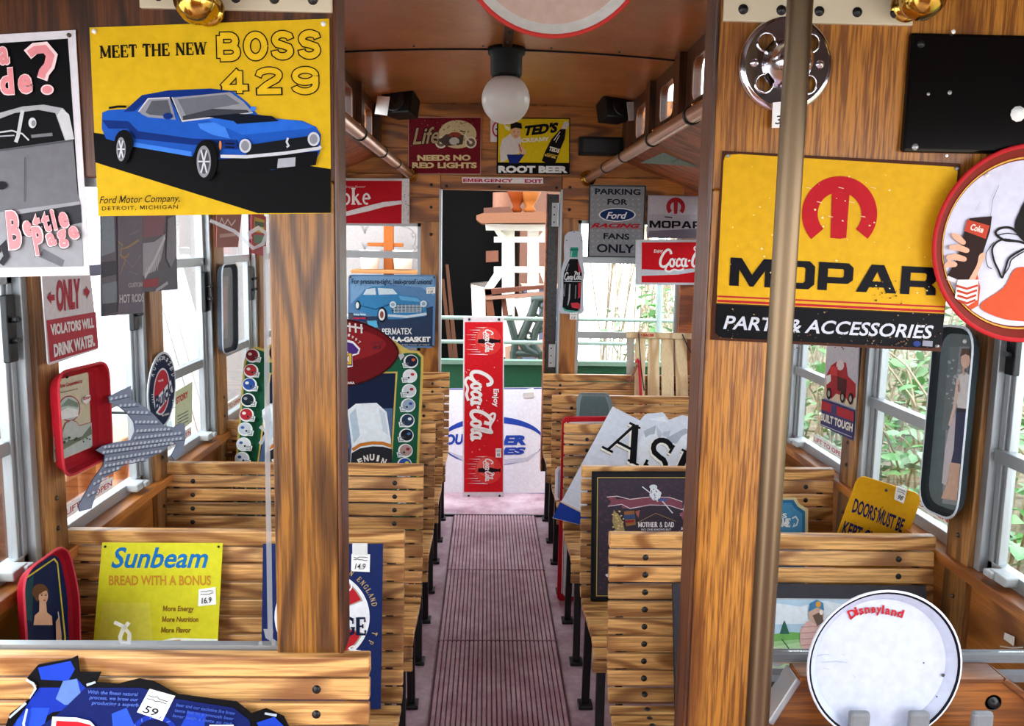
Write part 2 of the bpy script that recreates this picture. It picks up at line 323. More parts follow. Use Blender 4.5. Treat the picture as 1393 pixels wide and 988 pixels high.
# ------------------------------------------------------------------ flat art printed on one plane
class Art:
    def __init__(s, o, n):
        s.o = Vector(o); s.n = Vector(n).normalized()
        z = Vector((0, 0, 1)); s.u = z.cross(s.n).normalized(); s.w = s.n.cross(s.u)
        s.mb = MB(); s.c = (0, 0, 1, 1); s.lay = 1; s.vmin = None
    def fr(s, x0, y0, sx, sy=None): s.c = (x0, y0, sx, sy or sx); return s
    def px(s, p): return (s.c[0]+p[0]/s.c[2], s.c[1]+p[1]/s.c[3])
    def uv(s, p):
        q = onplane(*s.px(p), s.o, s.n)-s.o; return Vector((q.dot(s.u), q.dot(s.w) if s.vmin is None else max(s.vmin, q.dot(s.w))))
    def w3(s, q, h=0.0): return s.o+s.u*q[0]+s.w*q[1]+s.n*h
    def H(s, lay): return .0012+(.0004 if abs(s.n.x) > .5 else .0002)*lay
    def polyuv(s, Q, k, lay):
        T = tessellate_polygon([[Vector((q[0], q[1], 0)) for q in Q]])
        s.mb.add([s.w3(q, s.H(lay)) for q in Q], [tuple(t) for t in T], k)
    def poly(s, P, k, lay=None):
        s.polyuv([s.uv(p) for p in P], k, s.next(lay)); return s
    def next(s, lay):
        if lay is None: s.lay += 1; return s.lay
        return lay
    def ell(s, c, rx, ry, k, lay=None, a=0, n=28):
        ca, sa = math.cos(math.radians(a)), math.sin(math.radians(a))
        return s.poly([(c[0]+rx*math.cos(t)*ca-ry*math.sin(t)*sa, c[1]+rx*math.cos(t)*sa+ry*math.sin(t)*ca) for t in [2*math.pi*i/n for i in range(n)]], k, lay)
    def ribbon(s, Q, wd, k, lay, closed=False):
        Q = [Vector(q) for q in Q]; n = len(Q); V = []
        ws = wd if isinstance(wd, (list, tuple)) else [wd]*n
        for i, q in enumerate(Q):
            a = Q[(i-1) % n] if closed or i > 0 else q; b = Q[(i+1) % n] if closed or i < n-1 else q
            d = b-a; d = d.normalized() if d.length > 1e-9 else Vector((1, 0)); nr = Vector((-d.y, d.x))
            m = 1.0
            if a is not q and b is not q and a != q and b != q:
                e = (q-a).normalized(); cs = abs(nr.dot(Vector((-e.y, e.x)))); m = 1/max(cs, .6)
            V += [s.w3(q+nr*ws[i]/2*m, s.H(lay)), s.w3(q-nr*ws[i]/2*m, s.H(lay))]
        F = [(2*i, 2*i+1, 2*((i+1) % n)+1, 2*((i+1) % n)) for i in range(n if closed else n-1)]
        s.mb.add(V, F, k)
    def curve(s, P, wpx, k, lay=None): return s.stroke(smooth(P), wpx, k, lay)
    def blob(s, P, k, lay=None): return s.poly(smooth(P, True), k, lay)
    def stroke(s, P, wpx, k, lay=None, closed=False):
        Q = [s.uv(p) for p in P]; c = P[len(P)//2]
        sc = (s.uv((c[0], c[1]+1))-s.uv((c[0], c[1]))).length
        wd = [w*sc for w in wpx] if isinstance(wpx, (list, tuple)) else wpx*sc
        s.ribbon(Q, wd, k, s.next(lay), closed); return s
    def frame(s, p0, p1, h, upright=False):
        a, b = s.uv(p0), s.uv(p1); d = b-a
        d2 = Vector((p1[0]-p0[0], p1[1]-p0[1])).normalized()
        up = s.uv((p0[0]+d2.y*h, p0[1]-d2.x*h))-a
        return a, d, up
    def text(s, t, p0, p1, h, k, bold=.0, lay=None, shear=0.0, space=1.0, up=None):
        """p0 to p1 is the baseline, h the height of a capital, all in the current pixel frame"""
        V, F = text_geo(t, bold, space)
        if not V: return s
        a, d, u = s.frame(p0, p1, h)
        if up is not None: u = s.uv((p0[0]+up[0], p0[1]+up[1]))-a
        x0 = min(v[0] for v in V); x1 = max(v[0] for v in V); lay = s.next(lay); cap = .729+2*bold
        s.mb.add([s.w3(a+d*((v[0]-x0+shear*v[1])/(x1-x0+shear*cap))+u*((v[1]+bold)/cap), s.H(lay)) for v in V], F, k)
        return s
    def glyphs(s, strokes, width, p0, p1, h, k, lay=None, wt=1.0, up=None, shear=0.0):
        a, d, u = s.frame(p0, p1, h); lay = s.next(lay)
        if up is not None: u = s.uv((p0[0]+up[0], p0[1]+up[1]))-a
        hs = u.length
        for i, (P, w) in enumerate(strokes):
            s.ribbon([a+d*((x+shear*y)/width)+u*y for x, y in P], w*hs*wt, k, lay+.22*(i % 4))
        return s
    def serif(s, t, p0, p1, h, k, lay=None, wt=1.0, up=None, shear=0.0):
        x = 0; S = []
        for ch in t:
            w, st = SERIF[ch]
            for P, wd, sf in st:
                S.append(([(x+q[0], q[1]) for q in P], wd))
                if sf:
                    for q in (P[0], P[-1]):
                        if q[1] in (0, 1): S.append(([(x+q[0]-.14, abs(q[1]-.03)), (x+q[0]+.14, abs(q[1]-.03))], .06))
            x += w+.06
        return s.glyphs(S, x, p0, p1, h, k, lay, wt, up, shear)
    def block(s, t, p0, p1, h, k, lay=None, up=None):
        a, d, u = s.frame(p0, p1, h); lay = s.next(lay); W_ = sum(BLOCK[c][0]+.14 for c in t)-.14; x = 0
        if up is not None: u = s.uv((p0[0]+up[0], p0[1]+up[1]))-a
        for c in t:
            w, o, hs = BLOCK[c]; L = [[a+d*((x+q[0])/W_)+u*q[1] for q in l] for l in o+hs]; T = tessellate_polygon([[Vector((q.x, q.y, 0)) for q in l] for l in L])
            s.mb.add([s.w3(q, s.H(lay)) for l in L for q in l], [tuple(f) for f in T], k); x += w+.14
        return s
    def cola(s, p0, p1, h, k, lay=None, wt=1.0, up=None): return s.glyphs(CC, CCW, p0, p1, h, k, lay, wt, up)
    def rq(s, P, r, n=6):
        """rounded polygon in plane coordinates; r in metres"""
        Q = [s.uv(p) for p in P]; out = []
        for i, q in enumerate(Q):
            a, b = Q[i-1], Q[(i+1) % len(Q)]; da, db = (a-q), (b-q); rr = min(r, da.length*.45, db.length*.45)
            A, B = q+da.normalized()*rr, q+db.normalized()*rr
            for j in range(n+1):
                t = j/n; out.append((A*(1-t)+q*t)*(1-t)+(q*(1-t)+B*t)*t)
        return out
    def slab(s, P, k, th=.003, edge=None, r=0.0):
        Q = s.rq(P, r) if r else [s.uv(p) for p in P]
        s.mb.prism([s.w3(q, .0012) for q in Q], s.n*-th, k, edge or k); return s
    def rpoly(s, P, r, k, lay=None): s.polyuv(s.rq(P, r), k, s.next(lay)); return s
    def tray(s, P, r, depth, rimw, krim, kface, kedge=None, base=0.0):
        """pressed tray: floor at the plane, sides flaring out and up to a rolled rim"""
        Q = s.rq(P, r); c = sum(Q, Vector((0, 0)))/len(Q)
        def ins(d): return [q+(c-q).normalized()*d for q in Q]
        In = ins(rimw); m = len(Q)
        L = [(ins(rimw), .0012), (ins(rimw*.55), .0012+depth*.35), (ins(rimw*.2), depth), (ins(0), depth+.002), ([q+(q-c).normalized()*.002 for q in Q], depth-.003), (ins(rimw*.7), -.003)]
        T = tessellate_polygon([[Vector((q.x, q.y, 0)) for q in In]])
        s.mb.add([s.w3(q, .0012) for q in In], [tuple(t) for t in T], kface)
        s.mb.add([s.w3(q, -.003) for q in ins(rimw*.7)], [tuple(t) for t in T], krim)
        for i in range(len(L)-1):
            a, b = L[i], L[i+1]
            s.mb.add([s.w3(q, a[1]) for q in a[0]]+[s.w3(q, b[1]) for q in b[0]], [(j, (j+1) % m, m+(j+1) % m, m+j) for j in range(m)], (kedge or krim) if i in (2, 3) else krim, True)
        return s
    def done(s, name, label=None, cat=None, parent=None, group=None):
        if parent is not None: o = wbuild(s.mb, name, parent)
        else: o = s.mb.build(name)
        return tag(o, label, cat, group)
    def sub(s): b = Art(s.o, s.n); b.c = s.c; b.lay = s.lay+3; return b
def YP(y): return Art((0, y, 0), (0, -1, 0))
def XL(x): return Art((x, 0, 0), (1, 0, 0))
def XR(x): return Art((x, 0, 0), (-1, 0, 0))
def LEAN(yb, zb, yt, zt): return Art((0, yb, zb), (0, -(zt-zb), yt-yb))
def price(a, P, txt, parent, k='#1b2430'):
    """small hand-written price ticket stuck on a sign: P = its four corners"""
    b = a.sub(); b.slab(P, 'card', -.0025); b.lay += 6
    def L(u, v): return tuple((P[0][i]*(1-u)+P[1][i]*u)*(1-v)+(P[3][i]*(1-u)+P[2][i]*u)*v for i in (0, 1))
    h = abs(P[3][1]-P[0][1])
    for v in (.18, .32): b.stroke([L(.12+.76*i/7, v+random.uniform(-.04, .04)) for i in range(8)], h*.035, k)
    b.text(txt, L(.2, .86), L(.8, .86), h*.36, k, bold=.01, shear=.2)
    o = b.done('price_tag', parent=parent)
    return o
def screws(a, pts, parent, r=2.2, k='screw'):
    for p in pts:
        q = a.uv(p); mb = MB(); sc = (a.uv((p[0]+1, p[1]))-q).length*r
        mb.lathe([(0, .006), (sc*.6, .0055), (sc, .003), (sc, 0)], a.w3(q, .0015), a.n, k, 12)
        wbuild(mb, 'screw', parent)
# ------------------------------------------------------------------ the car body
XLW, XRW, YB, YE = -1.185, 1.22, 1.60, 5.32
ZS, ZM, ZT, ZH = .85, 1.16, 1.57, 1.93
POSTS = [1.52, 2.23, 2.97, 3.69, 4.38, 5.13]
m = MB(); m.bx(-1.3, 1.34, -1.3, 6.26, -.06, 0, 'floor_paint'); struct(m.build('floor'))
for side, X, s in (('left', XLW, -1), ('right', XRW, 1)):
    m = MB()
    m.bx(min(X, X+s*.05), max(X, X+s*.05), YB, YE+.05, 0, ZS-.03, 'side_ply')
    m.bx(min(X-s*.035, X+s*.06), max(X-s*.035, X+s*.06), YB, YE, ZS-.03, ZS, 'side_ply')
    m.bx(min(X-s*.01, X+s*.06), max(X-s*.01, X+s*.06), YB+.062, YE+.05, ZH, 1.975, 'red_oak')
    struct(m.build('wall_'+side, bevel=.003))
    n_tr = 0
    for y in POSTS[1:]:
        m = MB()
        m.bx(min(X-s*.02, X+s*.06), max(X-s*.02, X+s*.06), y-.055, y+.055, ZS, ZH, 'side_post')
        m.bx(min(X-s*.018, X+s*.03), max(X-s*.018, X+s*.03), y-.05, y+.06, .0, ZS, 'side_post')
        for q in (-1, 1):
            m.bx(min(X-s*.006, X+s*.05), max(X-s*.006, X+s*.05), y+q*.07-.014, y+q*.07+.014, ZS, ZH, 'alu')
        for z in (.62, .75, .92, 1.0): m.sphere((X-s*.021, y, z), .007, 'screw', 8)
        struct(m.build('trim_%d' % (len([o for o in bpy.data.objects if o.name.startswith('trim_')])+1), bevel=.002))
    for i in range(5):
        y0, y1 = POSTS[i]+.085, POSTS[i+1]-.085
        xs = X+s*.03
        m = MB()
        for (a, b, c, d) in ((y0, y1, ZS, ZS+.035), (y0, y1, ZH-.03, ZH), (y0, y1, ZT-.016, ZT+.016), (y0, y0+.022, ZS, ZH), (y1-.022, y1, ZS, ZH)):
            m.bx(xs-.016, xs+.016, a, b, c, d, 'alu')
        m.bx(xs-.026, xs+.006, y0, y1, ZM-.016, ZM+.018, 'alu')
        for q in (y0+.034, y1-.034): m.bx(xs-.012, xs+.012, q-.006, q+.006, ZS, ZT, 'alu')
        w = m.build('window_%d' % (i+1+(5 if s > 0 else 0)), bevel=.002); struct(w)
        g = MB(); g.bx(xs-.002, xs+.002, y0+.02, y1-.02, ZS+.03, ZH-.02, 'glass'); wbuild(g, 'pane', w)
        g = MB(); yc = y1-.10
        g.bx(min(xs-s*.05, xs-s*.01), max(xs-s*.05, xs-s*.01), yc-.035, yc+.035, ZS+.012, ZS+.036, '#b4b6b6')
        g.bx(min(xs-s*.06, xs-s*.03), max(xs-s*.06, xs-s*.03), yc+.01, yc+.045, ZS+.016, ZS+.033, '#b4b6b6')
        wbuild(g, 'latch', w, .004)
        g = MB(); yc = y1-.035
        g.bx(min(xs-s*.03, xs-s*.014), max(xs-s*.03, xs-s*.014), yc-.02, yc+.02, 1.37, 1.53, 'iron')
        g.tube([(xs-s*.03, yc, 1.47), (xs-s*.055, yc-.02, 1.475)], .007, 'iron', 8); g.tube([(xs-s*.03, yc, 1.42), (xs-s*.055, yc-.02, 1.425)], .007, 'iron', 8)
        wbuild(g, 'sash_lock', w, .003)
        a = (XL if s < 0 else XR)(xs-s*.003)
        yt = (y0+y1)/2-.08
        V, F = text_geo('LIFT TO OPEN', .01); x1 = max(v[0] for v in V)
        a.mb.add([a.w3((a.u.y*(yt-.16)+.32*u, ZS+.05+v), .001) for u, v in ((0, 0), (1, 0), (1, .034), (0, .034))] if s < 0 else
                 [a.w3((a.u.y*(yt+.16)+.32*u, ZS+.05+v), .001) for u, v in ((0, 0), (1, 0), (1, .034), (0, .034))], [(0, 1, 2, 3)], 'card')
        b0 = a.u.y*(yt-.15) if s < 0 else a.u.y*(yt+.15)
        a.mb.add([a.w3((b0+.3*v[0]/x1, ZS+.058+v[1]*.024), .002) for v in V], F, '#c03028')
        a.done('sticker', parent=w)
def rr(y0, y1, z0, z1, r, n=6):
    out = []
    for cy, cz, a0 in ((y1-r, z1-r, 0), (y0+r, z1-r, 90), (y0+r, z0+r, 180), (y1-r, z0+r, 270)):
        out += [(cy+r*math.cos(math.radians(a0+90*i/n)), cz+r*math.sin(math.radians(a0+90*i/n))) for i in range(n+1)]
    return out
Y0 = YB+.062
for side, s, wins in (('left', -1, [(2.0, 2.35), (2.6, 2.95), (3.3, 3.6), (4.02, 4.35), (4.74, 5.07)]), ('right', 1, [(1.75, 2.05), (2.45, 2.76), (3.12, 3.49), (3.83, 4.14), (4.5, 4.79)])):
    x = s*.72
    m = MB()
    m.prism([(x, Y0, 2.15), (x, YE, 2.15), (x, YE, 2.46), (x, Y0, 2.46)], (s*.03, 0, 0), 'upper_frame', holes=[[(x, y, z) for y, z in rr(a, b, 2.215, 2.375, .045)] for a, b in wins])
    for a, b in wins:  # pilasters between the small lights
        m.bx(min(x-s*.03, x), max(x-s*.03, x), b+.13, b+.23, 2.16, 2.43, 'upper_frame')
    m.bx(min(x-s*.035, x), max(x-s*.035, x), Y0, YE, 2.14, 2.175, 'upper_frame')
    m.prism([(x, Y0, 2.15), ((XLW, XRW)[s > 0], Y0, 1.96), ((XLW, XRW)[s > 0], Y0, 1.975), (x, Y0, 2.165)], (0, YE-Y0, 0), 'red_oak')
    struct(m.build('wall_upper_'+side))
    for i, (a, b) in enumerate(wins):
        f = MB(); loop = rr(a, b, 2.215, 2.375, .045); f.tube([(x-s*.004, y, z) for y, z in loop+loop[:1]], .0045, 'upper_frame', 6, cap=False)
        w = f.build('window_%d' % (11+i+(5 if s > 0 else 0))); struct(w)
        g = MB(); g.prism([(x+s*.012, y, z) for y, z in loop], (s*.003, 0, 0), 'glass'); wbuild(g, 'pane', w)
# main ceiling, gently arched
m = MB(); N = 16
arcp = [(-.75+1.5*i/N, 2.435+.03*(1-((-.75+1.5*i/N)/.75)**2)) for i in range(N+1)]
m.add([(x, y, z) for y in (Y0, YE+.06) for x, z in arcp]+[(x, y, z+.02) for y in (Y0, YE+.06) for x, z in arcp],
      [(i, i+1, N+2+i, N+1+i) for i in range(N)]+[(2*N+2+i, 3*N+3+i, 3*N+4+i, 2*N+3+i) for i in range(N)], 'ceiling', True)
m.bx(-.80, .80, Y0, YE+.06, 2.50, 2.56, 'iron')
struct(m.build('ceiling'))
for i, y in enumerate((2.35, 3.825)):
    m = MB(); m.tube([(x, y, z-.001) for x, z in arcp], .006, 'blackpaint', 6)
    for x, z in arcp[1::3]: m.sphere((x, y-.06, z-.001), .006, 'screw', 8)
    struct(m.build('trim_%d' % (21+i)))
m = MB(); m.bx(-.014, .026, 2.9, 4.0, 2.452, 2.468, 'upper_frame')
for y in (3.1, 3.45, 3.62): m.sphere((.006, y, 2.452), .008, 'iron', 8)
struct(m.build('trim_23', bevel=.003))
m = MB(); m.bx(-1.3, 1.34, -1.3, YB, 2.52, 2.57, 'upper_frame'); struct(m.build('ceiling_added_shade'))  # unseen platform roof, added so the bulkhead darkens towards its top
m = MB()  # unseen porch enclosure, added and sized to cut light on the front signs
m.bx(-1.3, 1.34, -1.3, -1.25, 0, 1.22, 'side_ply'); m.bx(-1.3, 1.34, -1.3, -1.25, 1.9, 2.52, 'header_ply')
for x in (-1.3, -.45, .35, 1.19): m.bx(x, x+.15, -1.3, -1.25, 1.22, 1.9, 'side_post')
for x in (-1.3, 1.29):
    m.bx(x, x+.05, -1.25, -.25, 0, 1.1, 'side_ply'); m.bx(x, x+.05, -1.25, YB, 1.9, 2.52, 'header_ply'); m.bx(x, x+.05, YB-.85, YB, 0, 1.0, 'side_ply'); m.bx(x, x+.05, -1.25, -1.0, 1.0, 1.98, 'side_post')
struct(m.build('wall_added_light_screen'))
# ---- end wall with doorway and two windows
WL = (-1.06, -.462, 1.0, 1.765); WR = (.478, 1.10, .78, 1.80)
m = MB()
def hole(w, y): return [(w[0], y, w[2]), (w[1], y, w[2]), (w[1], y, w[3]), (w[0], y, w[3])]
m.prism([(XLW-.05, YE, 0), (-.345, YE, 0), (-.345, YE, 1.965), (.372, YE, 1.965), (.372, YE, 0), (XRW+.05, YE, 0), (XRW+.05, YE, 2.5), (XLW-.05, YE, 2.5)], (0, .06, 0), 'end_stile', holes=[hole(WL, YE), hole(WR, YE)])
for x0, x1, z0, z1, k in ((-1.18, 1.2, 2.20, 2.455, 'end_board'), (-1.18, 1.2, 2.052, 2.197, 'end_board'), (-.343, .37, 1.967, 2.049, 'end_board'), (-1.18, -.347, 1.92, 2.049, 'end_board'), (.376, 1.2, 1.92, 2.049, 'end_board'), (-1.18, -.347, 1.775, 1.917, 'end_board'), (.376, 1.2, 1.81, 1.917, 'end_board')):
    m.bx(x0, x1, YE-.012, YE, z0, z1, k)
for x, z in ((-.40, 1.99), (-.40, 1.86), (-.40, 1.70), (-.31, 1.985), (.0, 1.985), (.34, 1.985), (.42, 1.99), (.42, 1.86), (.42, 1.72)): m.sphere((x, YE-.013, z), .010, 'iron', 8)
m.bx(.90+.2, 1.18, YE-.03, YE, 0, 2.0, 'red_oak')
struct(m.build('wall_back', bevel=.002))
m = MB(); m.bx(-.352, -.338, YE-.018, YE+.06, 0, 1.965, 'alu'); struct(m.build('trim_24'))
m = MB(); m.bx(.366, .378, YE-.018, YE+.06, .2, 1.975, 'alu'); struct(m.build('trim_25'))
for nm, w, rails in (('window_21', WL, (1.575,)), ('window_22', WR, (1.11, 1.565))):
    m = MB(); y = YE+.03
    for r in rails: m.bx(w[0], w[1], y-.02, y+.012, r-.02, r+.02, 'alu')
    for a in (w[0], w[1]-.02): m.bx(a, a+.02, y-.012, y+.012, w[2], w[3], 'alu')
    for a in (w[2], w[3]-.02): m.bx(w[0], w[1], y-.012, y+.012, a, a+.02, 'alu')
    wo = m.build(nm); struct(wo)
    g = MB(); g.bx(w[0]+.01, w[1]-.01, y-.002, y+.002, w[2]+.01, w[3]-.01, 'glass'); wbuild(g, 'pane', wo)
    if nm == 'window_21':  # etched scroll border of the upper light
        a = YP(y-.004).fr(440, 220, 3.294)
        a.stroke([(80, 398), (380, 398), (400, 392)], 5, 'etch'); a.stroke([(345, 287), (385, 300), (405, 315), (415, 330), (400, 340), (392, 325), (405, 318)], 5, 'etch')
        a.stroke([(415, 330), (414, 360), (400, 380), (410, 395), (420, 385), (408, 372)], 5, 'etch')
        for yy in (300, 375):
            for dx in (-16, -8, 0, 8, 16): a.stroke([(186, yy+22), (186+dx, yy-abs(dx)*.3-16+8)], 4, 'etch')
        a.done('etching', parent=wo)
# black folded door leaf with hinges
m = MB(); m.bx(.295, .36, YE+.02, YE+.09, .25, 1.95, 'black_crackle'); m.bx(.285, .295, YE+.015, YE+.095, .25, 1.955, 'red_oak')
d = m.build('door_1', bevel=.003); struct(d)
for z in (1.83, .98):
    g = MB(); g.bx(.318, .352, YE+.012, YE+.02, z-.07, z+.07, 'alu'); g.tube([(.358, YE+.012, z-.07), (.358, YE+.012, z+.07)], .007, 'alu', 8)
    for q in (-.045, 0, .045): g.sphere((.332, YE+.011, z+q), .005, 'screw', 8)
    wbuild(g, 'hinge', d)
# ---- bulkhead between platform and saloon
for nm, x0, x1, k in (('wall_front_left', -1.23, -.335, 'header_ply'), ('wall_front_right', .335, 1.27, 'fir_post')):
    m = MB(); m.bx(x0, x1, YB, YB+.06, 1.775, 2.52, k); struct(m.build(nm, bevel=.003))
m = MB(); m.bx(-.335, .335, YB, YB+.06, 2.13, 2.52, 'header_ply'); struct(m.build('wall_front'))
m = MB(); m.bx(-.455, -.337, YB, YB+.075, .884, 1.775, 'oak_post'); m.bx(-.337, -.329, YB-.004, YB+.08, .884, 2.52, 'upper_frame'); struct(m.build('trim_26', bevel=.004))  # darker wood on the posts' aisle sides puts their shade into the colour
m = MB(); m.bx(.337, .46, YB, YB+.07, 0, 1.775, 'fir_post'); m.bx(.329, .337, YB-.004, YB+.075, 0, 2.52, 'upper_frame'); struct(m.build('trim_27', bevel=.004))
for nm, x0, x1 in (('window_23', XLW, -.455), ('window_24', .46, XRW)):
    m = MB()
    if x0 < 0: m.bx(x0, x1, YB+.02, YB+.04, .884, .896, 'alu')
    else:
        m.bx(x0, x1, YB+.015, YB+.04, .868, .884, '#77797c'); m.bx(x0, x1, YB-.005, YB+.02, .838, .852, '#77797c')
    m.bx(x0, x1, YB+.02, YB+.04, 1.76, 1.775, 'alu')
    w = m.build(nm); struct(w)
    g = MB(); g.bx(x0, x1, YB+.028, YB+.032, .884, 1.77, 'glass'); wbuild(g, 'pane', w)
    if x0 < 0:
        a = YP(YB+.026).fr(0, 0, 1)
        a.stroke([(362, 335), (364, 600), (368, 868)], 7, 'etch')
        a.stroke([(286, 300), (320, 315), (345, 338), (358, 332), (363, 318), (352, 310), (338, 318), (342, 325)], 5, 'etch')
        a.stroke([(354, 580), (363, 588), (366, 575), (358, 565)], 5, 'etch'); a.stroke([(354, 604), (362, 592), (370, 600), (362, 612)], 5, 'etch')
        a.stroke([(354, 872), (358, 886), (372, 885), (373, 872), (364, 866), (362, 858), (372, 858)], 5, 'etch')
        a.stroke([(156, 846), (170, 852), (164, 866), (166, 876), (176, 874), (177, 862), (170, 854), (176, 846)], 5, 'etch')
        a.done('etching', parent=w)
# painted metal plates and brass knobs along the top of the bulkhead
for (px0, px1, yb, lab, kx) in ((190, 452, 9, 'cream metal strip with black bolts above the yellow blue-car sign', 273), (984, 1242, 27, 'cream metal strip with black bolts above the chrome hub cover', 1248)):
    p, q = aty(px0, yb, YB-.008), aty(px1, yb, YB-.008)
    m = MB(); m.bx(p.x, q.x, YB-.010, YB, p.z-.002, p.z+.10, 'cream_metal'); st = m.build('metal_strip', bevel=.002); tag(st, lab, 'strip', 'cream strips on the bulkhead')
    for i in range(5):
        x = p.x+(q.x-p.x)*(i+.5)/5
        g = MB(); g.lathe([(0, .006), (.006, .005), (.009, 0)], (x, YB-.010, p.z+.018), (0, -1, 0), 'iron', 12); wbuild(g, 'bolt', st)
    c = aty(kx, 5 if kx < 600 else 0, YB-.05)
    kb = thing('brass_knob', (c.x, YB, c.z), 'polished brass knob above the yellow blue-car sign' if kx < 600 else 'polished brass knob between chrome hub cover and black plate', 'knob', 'brass knobs on the bulkhead')
    g = MB(); g.lathe([(.0, .055), (.018, .052), (.034, .036), (.038, .015), (.032, -.004), (.014, -.018), (.011, -.05)], (c.x, c.y, c.z), (0, -1, 0), 'brass', 28); wbuild(g, 'knob', kb)
    g = MB(); g.lathe([(0, .010), (.024, .009), (.028, 0)], (c.x, YB-.010, c.z), (0, -1, 0), 'brass', 24); wbuild(g, 'mount', kb)
# ------------------------------------------------------------------ slatted benches
PROF = [(0, .885), (-.012, .80), (-.028, .66), (-.045, .52), (-.062, .465), (-.095, .438), (-.16, .43), (-.30, .44), (-.40, .445), (-.435, .437), (-.452, .41), (-.456, .37)]
def path(s):
    for a, b in zip(PROF, PROF[1:]):
        L = math.hypot(b[0]-a[0], b[1]-a[1])
        if s <= L: return (a[0]+(b[0]-a[0])*s/L, a[1]+(b[1]-a[1])*s/L), ((b[0]-a[0])/L, (b[1]-a[1])/L)
        s -= L
    return PROF[-1], (0, -1)
def slats(m, s0, s1, wd, pitch, x0, x1, bolts):
    s = s0+wd/2
    while s+wd/2 <= s1+.004:
        (y, z), (dy, dz) = path(s)
        nv = Vector((0, dz, -dy))  # towards the sitter
        R = Matrix(((1, 0, 0), (0, nv.y, dy), (0, nv.z, dz)))
        m.box((x0/2+x1/2, y-nv.y*0, z), (x1-x0, .018, wd), 'oak_slat', R)
        for bx in bolts: m.lathe([(0, .0035), (.007, .003), (.0085, 0)], Vector((bx, y, z))+nv*.0092, nv, 'iron', 10)
        s += pitch
def make_bench():
    """local: aisle end at x=0, wall end at x=.9; back top at y=0; faces -y"""
    root = bpy.data.objects.new('slatted_bench', None); COL.objects.link(root)
    x1 = .9
    b = MB(); b.box((x1/2, -.004, .872), (x1, .030, .040), 'oak_slat'); slats(b, .04, .475, .041, .0475, 0, x1, (.10, .80)); b.build('backrest', root, bevel=.004)
    b = MB(); slats(b, .478, .94, .034, .0385, .0, x1, (.10, .80)); b.build('seat', root, bevel=.004)
    for x in (.035, .86):
        f = MB()
        f.tube([(x, .014, .84), (x, -.010, .66), (x, -.04, .46), (x, -.06, .415), (x, -.42, .415), (x, -.435, .39)], .011, 'iron', 6)
        f.bx(x-.012, x+.012, -.40, -.06, .375, .40, 'iron')
        f.build('end_frame', root)
    for x in (.035, .86):
        for y0, y1 in ((-.40, -.415), (-.075, -.03)):
            f = MB(); f.beam((x, y0, .40), (x, y1, .012), .028, .022, 'iron', (0, 1, 0)); f.bx(x-.026, x+.026, y1-.03, y1+.03, 0, .014, 'iron')
            f.build('leg', root, bevel=.003)
    return root
def copy_tree(o, parent=None):
    c = o.copy(); COL.objects.link(c)
    if parent is not None: c.parent = parent
    for ch in list(o.children): copy_tree(ch, c)
    return c
BY = [1.60+.715*i for i in range(6)]
proto = make_bench(); first = True
LB = ['under the bulkhead glass, behind the blue and black cutout sign', 'carrying the yellow bread sign', 'behind the yellow bread sign, empty seated', 'carrying the football and helmet sign', 'just behind the football and helmet sign', 'against the end wall below the blue car gasket sign']
RB = ['', 'carrying the golf picture, behind the round white tray', 'carrying the framed dark family print', 'carrying the mountain-shaped white sign', 'just behind the mountain-shaped white sign', 'carrying the wooden sled by the end window']
for i in range(6):
    for side in (-1, 1):
        if side > 0 and i == 0: continue
        o = proto if first else copy_tree(proto); first = False
        if side > 0: o.location = (.278, BY[i], 0)
        else: o.location = (-1.178, BY[i], 0)
        tag(o, 'oak slatted bench '+(LB if side < 0 else RB)[i], 'bench', 'slatted benches along the aisle')
# left benches have their aisle end at the far x end: same proportions, frames at both ends
# ------------------------------------------------------------------ ribbed runner down the aisle
t = thing('floor_runner', (0, 3.6, 0), 'long ribbed pinkish brown runner along the aisle floor', 'mat')
for y0, y1 in ((1.4, 2.35), (2.36, 3.5), (3.51, 4.3), (4.31, 5.2)):
    g = MB(); g.bx(-.25, .25, y0, y1, 0, .006, 'mat_groove')
    n = 27
    for i in range(n):
        x = -.244+.488*(i+.5)/n
        g.add([(x-.0075, y0, .006), (x-.0055, y0, .011), (x+.0055, y0, .011), (x+.0075, y0, .006), (x-.0075, y1, .006), (x-.0055, y1, .011), (x+.0055, y1, .011), (x+.0075, y1, .006)],
              [(0, 1, 5, 4), (1, 2, 6, 5), (2, 3, 7, 6), (0, 3, 2, 1), (4, 5, 6, 7)], 'mat_rib')
    wbuild(g, 'section', t)
m = MB(); m.bx(-.345, .345, 5.2, 5.215, 0, .012, 'iron'); struct(m.build('trim_28'))
# ------------------------------------------------------------------ hand rails, lamp, loudspeakers
for s, lab in ((-1, 'copper coloured ceiling hand rail over the window side with the cola sign'), (1, 'copper coloured ceiling hand rail running towards the silver parking sign')):
    x = s*.525; t = thing('hand_rail', (x, 3.5, 2.04), lab, 'rail', 'hand rails under the ceiling')
    g = MB(); g.tube([(x, 1.68, 2.045), (x, YE-.02, 2.045)], .024, 'copper_pipe', 16); wbuild(g, 'tube', t)
    for y in (2.0, 2.62, 3.24, 3.9, 4.5):
        g = MB(); g.lathe([(.025, -.012), (.0275, -.01), (.0275, .01), (.025, .012)], (x, y, 2.045), (0, 1, 0), 'blackpaint', 18); wbuild(g, 'ring', t)
        g = MB(); g.tube([(x, y, 2.07), (x+s*.08, y, 2.11), (x+s*.185, y, 2.155)], .009, 'brass', 8); wbuild(g, 'bracket', t)
    g = MB(); g.lathe([(0.024, -.03), (.034, -.02), (.036, -.004), (.046, 0), (.046, .008)], (x, YE-.02, 2.045), (0, 1, 0), 'brass', 20); wbuild(g, 'end_flange', t)
t = thing('ceiling_lamp', (.004, 3.8, 2.46), 'round white globe lamp on a dark ceiling collar', 'lamp')
